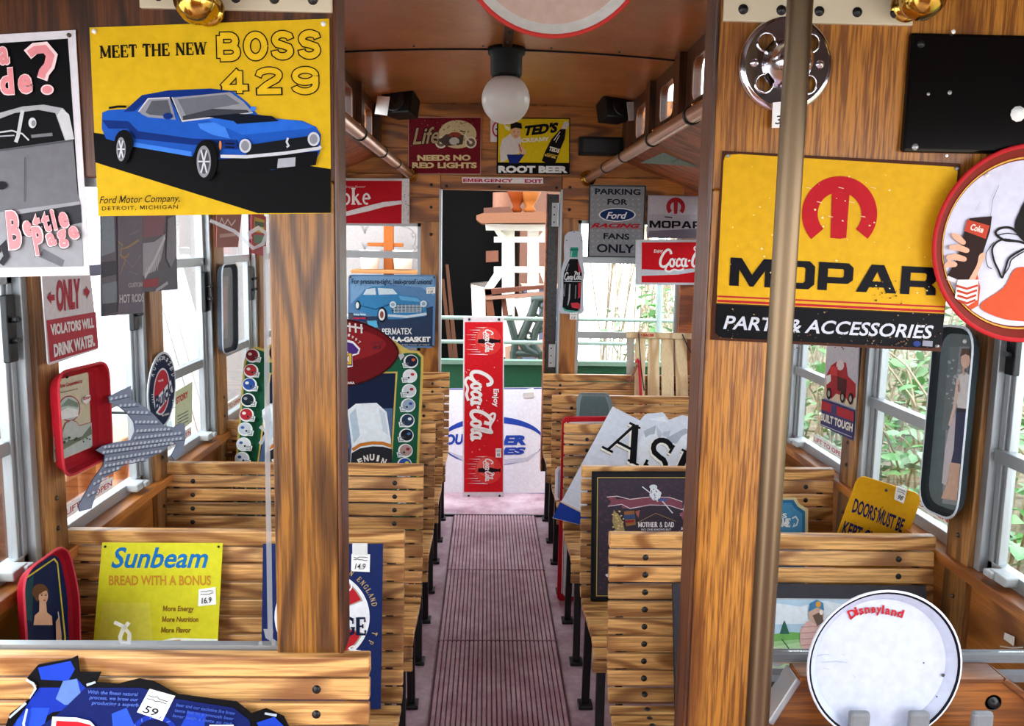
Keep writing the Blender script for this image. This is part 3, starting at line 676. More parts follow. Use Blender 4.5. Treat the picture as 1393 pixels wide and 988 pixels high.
g = MB(); g.lathe([(0, .005), (.078, .005), (.078, -.02), (.066, -.03), (.066, -.10), (.058, -.115), (0, -.115)], (.004, 3.8, 2.46), (0, 0, 1), 'blackpaint', 28); wbuild(g, 'collar', t)
g = MB(); g.sphere((.004, 3.8, 2.258), .101, 'opal', 36); wbuild(g, 'globe', t)
for s, lab in ((-1, 'black loudspeaker with a white card above the maroon motorcycle sign'), (1, 'black loudspeaker with a white card beside the small upper windows')):
    x, y, z = (-.535 if s < 0 else .615), 4.95, 2.385
    t = thing('loudspeaker', (x, y, z+.06), lab, 'loudspeaker', 'loudspeakers in the ceiling corners')
    R = Matrix.Rotation(math.radians(s*28), 3, 'Z') @ Matrix.Rotation(math.radians(-14), 3, 'X')
    P = lambda a, b, c: Vector((x, y, z))+R @ Vector((a, b, c))
    g = MB(); f0 = [(-.10, -.07, -.065), (.10, -.07, -.065), (.10, -.07, .065), (-.10, -.07, .065)]; f1 = [(-.065, .07, -.05), (.065, .07, -.05), (.065, .07, .055), (-.065, .07, .055)]
    g.add([P(*q) for q in f0+f1], [(0, 1, 2, 3), (7, 6, 5, 4), (0, 4, 5, 1), (1, 5, 6, 2), (2, 6, 7, 3), (3, 7, 4, 0)], 'blackpaint'); wbuild(g, 'cabinet', t, .008)
    g = MB(); g.lathe([(.0, -.002), (.03, .0), (.048, .006), (.054, .008), (.058, .003)], P(0, -.071, 0), R @ Vector((0, -1, 0)), 'iron', 24); wbuild(g, 'cone', t)
    g = MB(); g.tube([P(-.05, 0, .06), P(-.05, 0, .085), P(.05, 0, .085), P(.05, 0, .06)], .006, 'iron', 6); g.tube([P(0, 0, .085), (x, y, 2.45)], .008, 'iron', 8); wbuild(g, 'bracket', t)
    g = MB(); e = -s*-1
    cs = [P(s*.112, -.085, -.07), P(s*.03, -.085, -.085), P(s*.03, -.085, .02), P(s*.112, -.085, .03)]
    g.prism(cs, R @ Vector((0, .003, 0)), 'card'); wbuild(g, 'card', t)
m = MB(); p, q = aty(788, 186, YE-.06), aty(846, 212, YE-.06); m.bx(p.x, q.x, YE-.075, YE-.012, q.z, p.z, 'blackpaint'); m.bx(p.x+.02, q.x-.02, YE-.08, YE-.075, q.z+.015, p.z-.015, 'iron')
tag(m.build('black_box', bevel=.006), 'small flat black box on the end wall above the silver parking sign', 'box')
# tall grab pole
t = thing('grab_pole', (.425, 1.45, 0), 'tall worn metal grab pole in front of the wooden post', 'pole')
g = MB(); g.tube([(.425, 1.45, .012), (.425, 1.45, 1.6), (.425, 1.45, 2.52)], .0205, 'pole_metal', 28); wbuild(g, 'tube', t)
g = MB(); g.lathe([(.0, .014), (.024, .014), (.05, .006), (.052, 0)], (.425, 1.45, 0), (0, 0, 1), 'pole_metal', 24); wbuild(g, 'floor_flange', t)
g = MB(); g.lathe([(.0, -.014), (.024, -.014), (.05, -.006), (.052, 0)], (.425, 1.45, 2.52), (0, 0, 1), 'pole_metal', 24); wbuild(g, 'top_flange', t)
# low wooden box seat with clipped corners, right of the pole
p = [aty(a, b, 1.55) for a, b in ((1046, 985), (1085, 925), (1362, 925), (1440, 985))]
zt, zb_ = p[1].z, .30
P = [(p[0].x, 1.55, zb_), (p[0].x, 1.55, p[0].z), (p[1].x, 1.55, zt), (p[2].x, 1.55, zt), (p[3].x, 1.55, p[3].z), (p[3].x, 1.55, zb_)]
t = thing('wooden_seat_back', (.75, 1.57, 0), 'brown wooden seat back with clipped corners behind the round white tray', 'seat back')
g = MB(); g.prism(P, (0, .045, 0), 'box_panel'); wbuild(g, 'panel', t, .008)
for i in ((1, 2), (2, 3), (3, 4)):
    a, b = Vector(P[i[0]]), Vector(P[i[1]]); g = MB(); g.beam(a+Vector((0, .02, .004)), b+Vector((0, .02, .004)), .06, .012, 'alu' if i[0] == 1 else 'box_panel'); wbuild(g, 'edge_trim', t, .003)
for px in (1351, 1120):
    c = aty(px, 956, 1.55); g = MB(); g.lathe([(0, .010), (.008, .009), (.011, 0), (.015, 0), (.016, .001)], c, (0, -1, 0), 'iron', 14); wbuild(g, 'bolt', t)
for x in (p[0].x+.05, p[3].x-.05):
    g = MB(); g.bx(x-.02, x+.02, 1.56, 1.60, 0, .30, 'iron'); wbuild(g, 'leg', t)
# ------------------------------------------------------------------ outside
m = MB(); m.bx(-14, 1.32, -4, 16, -.66, -.60, 'gravel'); m.bx(1.32, 14, -4, 16, -.66, -.60, 'earth'); struct(m.build('ground'))
# planted bank on the right
m = MB(); NX, NY = 14, 22
m.add([(1.75+i*.5, -2+j*.7, -.62+min(i, 8)*.20+.08*math.sin(i*2.1+j*1.3)+.06*math.sin(j*2.7)) for j in range(NY) for i in range(NX)], [(j*NX+i, j*NX+i+1, (j+1)*NX+i+1, (j+1)*NX+i) for j in range(NY-1) for i in range(NX-1)], 'earth', True)
struct(m.build('ground_bank'))
def leafpoly(m, p, d, up, L, w, k):
    d = d.normalized(); r = d.cross(up).normalized(); u = r.cross(d)
    V = [p, p+d*L*.3+r*w*.45+u*.1*L, p+d*L*.65+r*w*.36+u*.08*L, p+d*L, p+d*L*.65-r*w*.36+u*.08*L, p+d*L*.3-r*w*.45+u*.1*L, p+d*L*.35, p+d*L*.68]
    m.add(V, [(0, 1, 6), (1, 2, 7, 6), (2, 3, 7), (0, 6, 5), (6, 7, 4, 5), (7, 3, 4)], k, True)
def shrub(loc, h, spread, nstem, nleaf, lab, kl=('leaf', 'leaf_pale'), rnd=1, lsize=(.07, .14), group='shrubs on the bank'):
    R = random.Random(rnd); root = thing('shrub', loc, lab, 'shrub', group); base = Vector(loc)
    st, lf = MB(), MB()
    for i in range(nstem):
        a = R.uniform(0, 6.28); sp = R.uniform(.3, 1)*spread; hh = h*R.uniform(.55, 1.05); pts = []
        bend = R.uniform(-.5, .5)
        o = Vector((R.uniform(-.4, .4)*spread, R.uniform(-.4, .4)*spread, 0))
        for j in range(8):
            t = j/7; pts.append(base+o+Vector((math.cos(a+bend*t)*sp*t*t*1.3, math.sin(a+bend*t)*sp*t*t*1.3, hh*(1.25*t-.35*t*t*t))))
        st.tube(pts, [.011*(1-.6*j/7) for j in range(8)], 'stem', 5)
        for q in range(nleaf//nstem):
            t = R.uniform(.12, 1)*6.99; j = int(t); p = pts[j].lerp(pts[j+1], t-j)
            d = Vector((R.uniform(-1, 1), R.uniform(-1, 1), R.uniform(-.5, .6)))
            p = p+d*R.uniform(0, .08)
            leafpoly(lf, p, d, Vector((R.uniform(-.3, .3), R.uniform(-.3, .3), 1)), R.uniform(*lsize), R.uniform(lsize[0]*.7, lsize[1]*.75), kl[R.random() < .45])
    wbuild(st, 'stems', root); wbuild(lf, 'foliage', root)
    return root
LABS = ['leafy shrub outside the window nearest the round cola tray', 'leafy shrub outside the window beside the lady tray', 'leafy shrub behind the red truck poster', 'leafy shrub outside the window past the red truck poster', 'leafy shrub outside the side window by the sled', 'leafy shrub growing at the far corner of the car']
for i, (x, y, h) in enumerate([(2.3, 1.5, 2.1), (2.35, 2.45, 2.3), (2.3, 3.4, 2.2), (2.4, 4.4, 2.2), (2.35, 5.4, 2.0), (2.5, 6.5, 2.1)]):
    shrub((x, y, -.5), h, .62, 22, 340, LABS[i], rnd=i+3)
for i, (x, y, h) in enumerate([(3.3, 2.0, 2.8), (3.5, 3.4, 3.0), (3.4, 4.9, 2.9), (3.5, 6.5, 2.8)]):
    shrub((x, y, -.1), h, 1.0, 26, 420, ['tall pale shrub on the bank behind the first side window', 'tall pale shrub on the bank behind the lady tray', 'tall pale shrub on the bank behind the truck poster window', 'tall pale shrub on the bank beyond the sled'][i], kl=('leaf_pale', 'leaf'), rnd=i+40, lsize=(.08, .17))
# behind the end window
for i, (x, y, h, n) in enumerate([(1.3, 6.85, 1.75, 330), (1.6, 7.6, 2.2, 260)]):
    shrub((x, y, -.3), h, .5, 16, n, ['climbing leafy plant close outside the end window', 'pale tangled shrub further outside the end window'][i], rnd=70+i, kl=('leaf', 'leaf_pale') if i == 0 else ('leaf_pale', 'leaf_pale'), lsize=(.07, .13), group='shrubs behind the end window')
t = thing('thicket', (2.0, 9.5, -.6), 'pale dry thicket of stems far outside the end window', 'thicket'); t['kind'] = 'stuff'
m = MB(); R = random.Random(5)
for i in range(260):
    x = R.uniform(1.2, 4.6); y = R.uniform(8.6, 10.8); a = R.uniform(-.2, 1)
    m.tube([(x, y, -.6), (x+a*.4, y+R.uniform(-.3, .3), .5), (x+a*1.1, y+R.uniform(-.5, .5), 1.2+R.uniform(0, 1.6))], .009, 'stem', 4, cap=False)
wbuild(m, 'stems', t)
# rear platform: green end panel and rails
m = MB(); m.bx(-1.2, 1.28, 6.2, 6.24, 0, .80, '#35664b'); m.bx(-1.2, 1.28, 6.17, 6.26, .80, .83, '#7fa18e')
m.bx(-1.2, 1.28, 6.19, 6.2, .34, .38, '#2b523c'); struct(m.build('wall_rear_platform'))
t = thing('platform_railing', (0, 6.22, .8), 'pale green two bar railing on the rear platform', 'railing')
for z in (.955, 1.125):
    g = MB(); g.tube([(-1.2, 6.22, z), (1.28, 6.22, z)], .014, '#a9c2b8', 10); wbuild(g, 'rail', t)
for x in (-1.15, -.55, .52, 1.16):
    g = MB(); g.tube([(x, 6.22, .82), (x, 6.22, 2.5 if abs(x) > 1 or x == .52 else 1.14)], .022 if x != .52 else .03, '#a9bcb8', 10); wbuild(g, 'post', t)
# shed beyond the rear platform; interior darkness put into the black wall colour
m = MB(); m.bx(-3.2, .6, 11.5, 11.6, -.6, 4, 'blackpaint'); m.bx(-3.2, -3.1, 8.2, 11.5, -.6, 4, 'blackpaint'); m.bx(-3.2, .6, 8.2, 11.6, 3.9, 4.0, 'blackpaint'); m.bx(.3, .4, 10.1, 11.5, -.6, 4, '#b98d7c:matte')
m.bx(-3.2, -.56, 8.2, 8.3, -.6, 4, '#8d8684:matte'); m.bx(-3.2, .6, 8.2, 8.3, 2.75, 4, '#4a3a32:matte'); m.bx(.30, .95, 10.0, 10.1, -.6, 4, '#8d6656:matte'); struct(m.build('wall_shed'))
t = thing('work_bench', (.1, 7.6, -.6), 'low wide timber stand carrying the stacked furniture outside', 'stand')
g = MB(); g.bx(-.5, 1.1, 6.86, 8.15, .42, .48, '#cdb3a0:matte'); wbuild(g, 'top', t, .004)
for x in (-.43, 1.02):
    for y in (6.93, 8.08):
        g = MB(); g.bx(x-.04, x+.04, y-.04, y+.04, -.6, .42, '#8a6a55:matte'); wbuild(g, 'leg', t)
def A2(px, py, y): return aty(px, py, y)
# white pedestal base standing on the stand
y0 = 7.75; t = thing('white_table_base', (A2(702, 480, y0).x, y0, .6), 'white painted trestle table base with double posts', 'table base')
def plank(par, name, pts, y, d, k, bevel=.004):
    g = MB(); g.prism([A2(a, b, y) for a, b in pts], (0, d, 0), k); wbuild(g, name, par, bevel)
plank(t, 'top_rail', [(660, 305), (748, 306), (748, 314), (661, 313)], y0-.2, .42, 'whitepaint')
for a, b in ((683, 700), (718, 733)): plank(t, 'post', [(a, 314), (b, 314), (b, 486), (a, 486)], y0, .10, 'whitepaint')
for yy in (322, 363): plank(t, 'cross_rail', [(672, yy), (744, yy), (744, yy+8), (672, yy+8)], y0-.03, .05, 'whitepaint')
for P in ([(672, 313), (681, 313), (690, 326), (683, 330)], [(740, 313), (748, 313), (738, 330), (730, 326)], [(676, 366), (686, 372), (668, 397), (656, 397)], [(735, 372), (744, 366), (757, 397), (745, 397)]): plank(t, 'brace', P, y0-.04, .06, 'whitepaint')
# table top with turned legs lying upside down on it
t = thing('upturned_table', (A2(705, 298, y0).x, y0, 1.85), 'brown table turned upside down with bulbous turned legs', 'table')
plank(t, 'top', [(648, 293), (657, 290), (752, 288), (752, 303), (655, 304), (648, 299)], y0-.35, .8, '#7d5540')
plank(t, 'apron', [(658, 283), (694, 281), (697, 290), (658, 291)], y0-.2, .03, '#5d4036')
for px_, k, q in ((703, '#74320f', 1.0), (720, '#94582a', 1.15)):
    c = A2(px_, 289, y0-.1); g = MB(); g.lathe([(.03*q, 0), (.05*q, .02), (.03*q, .05), (.055*q, .10), (.085*q, .17), (.075*q, .23), (.05*q, .27), (.05*q, .36)], c, (0, 0, 1), k, 20); wbuild(g, 'turned_leg', t)
c = A2(687, 278, y0+.2); g = MB(); g.tube([(c.x, c.y, c.z-.1), (c.x, c.y, c.z+.1)], .11, '#8a6250', 20); wbuild(g, 'drum', t)
t = thing('leaning_timber_frame', (A2(700, 420, 7.3).x, 7.3, .8), 'brown timber frame with slanting rails below the white table base', 'frame')
plank(t, 'rail', [(659, 394), (746, 388), (746, 392), (660, 402)], 7.3, .12, '#5d382c'); plank(t, 'rail', [(660, 404), (747, 397), (747, 403), (661, 408)], 7.28, .12, '#8d6a5a')
plank(t, 'post', [(660, 394), (668, 394), (686, 521), (668, 521)], 7.3, .12, '#6d4432'); plank(t, 'post', [(641, 388), (660, 392), (662, 521), (645, 521)], 7.42, .08, '#e2d2c8'); plank(t, 'post', [(682, 405), (688, 405), (692, 430), (684, 430)], 7.35, .08, '#6a4236')
# cast iron bench end
t = thing('iron_bench_end', (A2(735, 440, 7.0).x, 7.0, .6), 'ornate grey cast iron bench end outside the doorway', 'bench end')
a = YP(7.0).fr(440, 220, 3.294); g = MB()
def sc(P, r=.022):
    g.tube([a.w3(a.uv(p)) for p in P], r, 'verdigris', 8)
sc([(830, 690), (845, 740), (860, 800), (855, 860)], .03); sc([(955, 615), (935, 680), (900, 760), (880, 800), (910, 840), (960, 865)], .035)
sc([(1010, 620), (985, 690), (950, 760), (940, 820), (980, 880)], .03); sc([(930, 620), (1010, 615)], .03); sc([(850, 860), (980, 862)], .03); sc([(852, 850), (852, 1020)], .03); sc([(978, 850), (978, 1020)], .03)
for cx, cy in ((985, 640), (955, 700), (920, 780), (880, 830), (930, 840), (965, 745)):
    sc([(cx+22*math.cos(t_*.8)*(1-t_*.06), cy+22*math.sin(t_*.8)*(1-t_*.06)) for t_ in range(10)], .012)
wbuild(g, 'casting', t)
t = thing('white_chair_shell', (A2(705, 420, 7.15).x, 7.15, .6), 'white curved chair shell between timber frame and iron bench end', 'chair')
plank(t, 'shell', [(690, 408), (724, 405), (716, 430), (705, 464), (698, 455), (690, 440), (706, 432), (702, 418)], 7.15, .05, '#f1dcd2')
plank(t, 'leg', [(687, 472), (746, 462), (746, 474), (740, 520), (730, 520), (730, 478), (700, 482), (700, 522), (688, 522)], 7.1, .06, '#caa08d')
t = thing('leaning_boards', (A2(615, 470, 8.9).x, 8.9, 0), 'thin brown boards leaning in the dark shed doorway', 'boards')
for i, (x0, x1, x2, x3) in enumerate(((600, 604, 618, 612), (606, 610, 624, 618))):
    plank(t, 'board', [(x0, 380-i*20), (x1, 380-i*20), (x2, 500), (x3, 500)], 8.9+i*.05, .03, '#7a5442')
t = thing('shed_clutter_box', (A2(660, 340, 9.5).x, 9.5, 1), 'small brown crate in the dark shed beside the white table base', 'box')
plank(t, 'box', [(661, 342), (678, 341), (678, 356), (661, 357)], 9.5, .2, '#8a5b4a'); plank(t, 'shelf', [(640, 386), (664, 384), (664, 390), (640, 392)], 9.5, .2, '#8b8078')
t = thing('grey_blue_cabinet', (A2(740, 400, 9.2).x, 9.2, -.6), 'grey blue cabinet seen between the white posts of the table base', 'cabinet')
p, q = A2(712, 392, 9.2), A2(775, 450, 9.2); g = MB(); g.bx(p.x, q.x, 9.2, 9.6, -.6, p.z, '#5d6478:matte'); wbuild(g, 'body', t, .01); g = MB(); g.bx(p.x-.02, q.x+.02, 9.17, 9.62, p.z, p.z+.03, '#c9a898:matte'); wbuild(g, 'top', t, .004)
t = thing('display_stand', (A2(528, 360, 7.9).x, 7.9, -.6), 'orange brown wooden stand with a shelf outside the end window', 'stand')
p, q = A2(522, 300, 7.9), A2(535, 300, 7.9); g = MB(); g.bx(p.x, q.x, 7.88, 7.96, -.6, p.z+.05, '#8d4c22:matte'); wbuild(g, 'post', t, .006)
p, q = A2(482, 366, 7.9), A2(574, 372, 7.9); g = MB(); g.bx(p.x, q.x, 7.7, 8.0, q.z, p.z, '#96653e:matte'); wbuild(g, 'shelf', t, .006)
p, q = A2(500, 330, 7.9), A2(548, 336, 7.9); g = MB(); g.bx(p.x, q.x, 7.9, 7.96, q.z, p.z, '#8d4c22:matte'); wbuild(g, 'arm', t, .006)
for px_, lab in ((503, 'white bucket on the orange stand, nearer the car corner'), (548, 'white bucket on the orange stand, beside its post')):
    c = A2(px_, 366, 7.82); g = MB(); g.lathe([(0, 0), (.075, 0), (.09, .16), (.094, .165), (.085, .165), (.07, .01), (0, .01)], c, (0, 0, 1), 'whitepaint', 20); tag(g.build('bucket'), lab, 'bucket')
# left of the car: pale yard, boards, covered heap, turned porch posts
m = MB(); m.bx(-9.0, -8.8, -3, 16, -.6, 1.05, 'plaster'); m.bx(-8.99, -8.78, -3, 16, 1.05, 1.12, '#8fa3b0:matte'); struct(m.build('wall_yard'))
t = thing('covered_heap', (-2.9, 6.9, -.6), 'grey green tarpaulin heap in the yard outside the left windows', 'heap')
m = MB(); NN = 18; R = random.Random(9)
H = lambda x, y: max(0, (1.1*math.exp(-((x)**2/1.1+(y)**2/1.6))+.12*math.sin(5*x+2*y)*math.exp(-(x*x+y*y)/2)))
m.add([(-2.9+(-.9+1.8*i/NN), 6.9+(-1.1+2.2*j/NN), -.62+H(1.7*(-.9+1.8*i/NN), 1.7*(-1.1+2.2*j/NN))) for j in range(NN+1) for i in range(NN+1)], [(j*(NN+1)+i, j*(NN+1)+i+1, (j+1)*(NN+1)+i+1, (j+1)*(NN+1)+i) for j in range(NN) for i in range(NN)], 'tarp', True)
wbuild(m, 'tarpaulin', t)
for i in range(4):
    m = MB(); m.beam((-1.45-.02*i, 4.9+.22*i, -.6), (-1.95-.02*i, 4.8+.22*i, 1.6), .12, .02, '#dfe3e4:matte', (0, 1, 0)); tag(m.build('leaning_plank'), 'pale plank leaning in the yard beyond the left windows', 'plank', 'pale leaning planks')
for i in range(5):
    y = 3.5+.17*i; m = MB(); m.lathe([(.03, 0), (.045, .06), (.028, .12), (.045, .3), (.03, .5), (.045, .62), (.045, .72)], (-1.75, y, 0), (0, 0, 1), '#c98a5c', 14); m.bx(-1.80, -1.70, y-.05, y+.05, -.6, 0, '#c98a5c')
    tag(m.build('turned_baluster'), 'orange brown turned porch baluster outside behind the grey tin animal', 'baluster', 'turned porch balusters')
m = MB(); m.bx(-1.83, -1.67, 3.35, 4.35, .72, .77, '#d9a27c'); tag(m.build('porch_rail', bevel=.01), 'orange brown rail along the top of the turned balusters', 'rail')
m = MB(); m.bx(-1.95, -1.9, .6, 3.4, -.6, 1.02, '#8a7062:matte'); 
for i in range(13): m.bx(-1.9, -1.885, .62+.215*i, .81+.215*i, -.6, 1.04, '#9a8172:matte')
tag(m.build('board_fence'), 'weathered brown board fence just outside the nearest left window', 'fence')
# ------------------------------------------------------------------ signs, trays and goods
def seatlean(i, dy=0.0):
    a = LEAN(BY[i]-.125-dy, .446, BY[i]-.031-dy, .89); a.vmin = 0.0; return a
CC = [(smooth(P, False, 4), w) for P, w in CC]
def arctext(a, t, cx, cy, rx, ry, a0, a1, h, k, bold=.02, lay=None, inward=False, serif=False):
    """letters one by one on an arc; angles clockwise from straight up, in degrees"""
    lay = a.next(lay); n = len(t)
    for i, ch in enumerate(t):
        if ch == ' ': continue
        an = math.radians(a0+(a1-a0)*(i/(n-1) if n > 1 else 0)); px, py = cx+rx*math.sin(an), cy-ry*math.cos(an)
        s = -1 if inward else 1; tx, ty = s*math.cos(an), s*math.sin(an); w = h*(.35 if ch in 'Il' else .72)
        (a.serif if serif else a.text)(ch, (px-tx*w/2, py-ty*w/2), (px+tx*w/2, py+ty*w/2), h, k, lay=lay, **({} if serif else {'bold': bold}))
    return a
def speck(a, box, n, k, r=(1, 4), seed=1):
    R = random.Random(seed); lay = a.next(None)
    for i in range(n):
        x, y = R.uniform(box[0], box[2]), R.uniform(box[1], box[3]); q = R.uniform(*r)
        a.poly([(x+q*R.uniform(.5, 1.2)*math.cos(t), y+q*R.uniform(.4, 1)*math.sin(t)) for t in (0, 1, 2, 3, 4, 5)], k, lay)
def person_bust(a, f, hair, skin, c, r):
    """painted head and shoulders: c centre of the face, r its half width, in pixels"""
    x, y = c; Y = r*1.35
    a.ell((x-.35*r, y-.55*Y), r*1.35, Y*1.0, hair); a.poly([(x-.5*r, y+.5*Y), (x+.6*r, y+.5*Y), (x+.75*r, y+2.0*Y), (x+1.6*r, y+2.5*Y), (x+1.7*r, y+3.6*Y), (x-1.5*r, y+3.6*Y), (x-1.3*r, y+2.4*Y), (x-.55*r, y+1.9*Y)], skin)
    a.ell((x+.1*r, y), r*.82, Y*.95, skin); a.poly([(x-1.3*r, y-.9*Y), (x-.2*r, y-1.3*Y), (x+.9*r, y-.8*Y), (x+.2*r, y-.62*Y), (x-.62*r, y-.2*Y), (x-.75*r, y+.7*Y), (x-1.3*r, y+.4*Y)], hair)
    for ex in (-.2, .45): a.ell((x+ex*r, y-.12*Y), r*.15, Y*.07, '#1d1512'); a.stroke([(x+(ex-.2)*r, y-.28*Y), (x+(ex+.2)*r, y-.3*Y)], r*.09, hair)
    a.stroke([(x+.2*r, y-.05*Y), (x+.28*r, y+.22*Y), (x+.12*r, y+.25*Y)], r*.06, '#c98a72'); a.ell((x+.15*r, y+.5*Y), r*.24, Y*.08, '#b3202c')
def roundtray(name, c, r, mats, label, cat, tilt=0.0):
    """round pressed tray facing the platform: c centre, r outer radius, mats = face, wall, rim, line"""
    ax = Vector((0, -math.cos(tilt), math.sin(tilt)))
    a = Art(c, ax); m = a.mb; f = r*.84
    m.lathe([(0, 0), (f, 0)], c, ax, mats[0], 64, False); m.lathe([(f, 0), (f+.02*r, .002), (r*.955, .015)], c, ax, mats[1], 64); m.lathe([(r*.955, .015), (r*.985, .0175), (r, .015), (r*.99, .011)], c, ax, mats[2], 64)
    m.lathe([(r*.99, .011), (r*.87, -.004), (0, -.004)], c, ax, mats[2], 64)
    return a
# ---- yellow sign with the blue car
a = YP(YB-.004).fr(0, 0, 2.9638)
a.slab([(362, 112), (1328, 76), (1336, 860), (397, 872)], '#d9b01c', .0025)
a.poly([(378, 535), (1335, 682), (1335, 859), (1040, 860), (385, 655)], '#08080a')
a.serif('MEET THE NEW', (405, 236), (838, 220), 50, '#17130a', wt=1.25)
FAT = {
 'B': [[(.14, .13), (.14, .87)], [(.14, .87), (.45, .87)]+arc(.46, .69, .21, .18, 90, -90, 8)+[(.14, .51)], [(.14, .51), (.48, .51)]+arc(.50, .32, .22, .19, 90, -90, 8)+[(.14, .13)]],
 'O': [arc(.43, .5, .30, .37, 0, 360, 28)],
 'S': [[(.70, .70), (.66, .80)]+arc(.43, .69, .26, .18, 60, 200, 8)+[(.24, .56), (.45, .50), (.66, .42)]+arc(.43, .31, .26, .18, 10, -130, 8)+[(.17, .24), (.15, .33)]],
 '4': [[(.58, .88), (.58, .06)], [(.56, .88), (.14, .30)], [(.12, .27), (.80, .27)]],
 '2': [[(.14, .66), (.18, .80)]+arc(.42, .71, .26, .17, 130, -10, 8)+[(.62, .56), (.36, .36), (.18, .16)], [(.10, .12), (.74, .12)]],
 '9': [arc(.43, .66, .27, .22, 0, 360, 20), [(.70, .66), (.70, .45)]+arc(.43, .34, .27, .24, 20, -120, 8)+[(.17, .22), (.15, .28)]],
}
for t, p, q, h in (('BOSS', (874, 252), (1300, 240), 122), ('429', (878, 386), (1298, 380), 112)):
    for k, w_, ex in (('#17130a', .29, .03), ('#dfb61e', .205, -.012)):
        G_ = []
        for n_, ch in enumerate(t):
            for P_ in FAT[ch]:
                P_ = [Vector(v) for v in P_]
                if (P_[0]-P_[-1]).length > .02:
                    P_ = [P_[0]+(P_[0]-P_[1]).normalized()*ex]+P_[1:-1]+[P_[-1]+(P_[-1]-P_[-2]).normalized()*ex]
                G_.append(([(v.x*1.0+n_*.93, v.y) for v in P_], w_))
        a.glyphs(G_, .93*len(t)-.07, p, q, h, k)
B, BD, BL, SV, K = '#1c55b4', '#0d2c74', '#3f7fe0', '#c9ccd2', '#07070a'
a.poly([(415, 455), (440, 445), (520, 440), (575, 385), (680, 366), (850, 358), (940, 368), (1000, 415), (1040, 462), (1120, 480), (1220, 488), (1275, 512), (1295, 545), (1292, 610), (1270, 660), (1100, 685), (960, 690), (880, 665), (862, 640), (838, 588), (800, 583), (778, 632), (540, 592), (520, 532), (490, 525), (470, 572), (430, 560), (413, 520)], B)
a.poly([(575, 385), (680, 366), (850, 358), (940, 368), (930, 376), (690, 392), (600, 398), (545, 450), (500, 452)], BD)
a.poly([(415, 485), (520, 490), (560, 530), (780, 560), (960, 565), (960, 590), (780, 585), (545, 560), (520, 520), (440, 520)], BD)
a.poly([(545, 575), (775, 612), (775, 632), (540, 592)], BL); a.poly([(800, 500), (900, 490), (930, 560), (860, 545), (810, 520)], BL); a.poly([(720, 492), (845, 486), (980, 545), (1240, 520), (1270, 512), (1220, 492), (1120, 480), (960, 470)], '#2666cc')
a.poly([(563, 450), (602, 400), (688, 398), (712, 484), (600, 474), (575, 462)], '#8d8f98'); a.poly([(590, 455), (616, 408), (680, 405), (698, 472), (608, 464)], '#55585f')
a.poly([(698, 396), (930, 373), (985, 412), (1022, 455), (740, 492)], '#8f9198'); a.poly([(720, 402), (915, 382), (970, 420), (860, 440), (760, 480)], '#696c74'); a.poly([(740, 470), (860, 440), (1000, 445), (1010, 456), (742, 490)], '#3c3e44')
a.stroke([(690, 392), (715, 440), (738, 494)], 7, K); a.stroke([(563, 452), (602, 400), (688, 396)], 5, SV); a.stroke([(698, 394), (738, 490), (1022, 456)], 4, SV); a.ell((682, 470), 20, 13, BD); a.ell((1024, 440), 12, 9, BL)
a.poly([(832, 472), (960, 460), (1100, 470), (1128, 490), (960, 502), (945, 490)], '#0b1020'); a.stroke([(445, 438), (480, 432), (515, 432)], 9, K)
a.poly([(985, 590), (1282, 545), (1284, 602), (1000, 628)], '#121418'); a.poly([(900, 572), (960, 575), (960, 605), (905, 602)], BD); a.stroke([(912, 580), (950, 582)], 6, K); a.stroke([(912, 594), (950, 596)], 6, K); a.ell((893, 588), 5, 18, '#d98a4a')
for c in ((993, 590), (1268, 563)): a.ell(c, 24, 28, SV); a.ell(c, 16, 20, '#8a8d96')
a.stroke([(1165, 558), (1160, 575), (1168, 590), (1160, 596)], 8, SV)
a.poly([(880, 645), (1285, 612), (1278, 668), (1000, 695), (880, 692)], K); a.stroke([(895, 632), (1000, 634), (1150, 620), (1290, 600), (1297, 592)], 13, SV)
a.poly([(1126, 642), (1196, 636), (1194, 672), (1122, 680)], '#a9acb4')
a.ell((508, 578), 38, 52, K); a.ell((842, 622), 50, 56, K)
for c, r1, r2 in (((505, 600), 30, 62), ((838, 650), 46, 82)):
    a.ell(c, r1, r2, '#050506'); a.ell((c[0]-8, c[1]+4), r1*.62, r2*.78, '#8d8f96'); a.ell((c[0]-7, c[1]+4), r1*.45, r2*.6, '#4c4e55')
    for t in range(6): a.stroke([(c[0]-7, c[1]+4), (c[0]-7+r1*.5*math.cos(t*1.05), c[1]+4+r2*.64*math.sin(t*1.05))], 6, '#d4d6da')
a.text('Ford Motor Company,', (414, 822), (742, 814), 30, '#17130a', bold=.005, shear=.3); a.text('DETROIT, MICHIGAN', (424, 850), (728, 843), 17, '#17130a', bold=.01, space=1.2)
o = a.done('tin_sign', 'yellow tin sign with a blue muscle car and black lettering', 'sign')
screws(a, [(383, 128), (1305, 98)], o, 10, 'card')
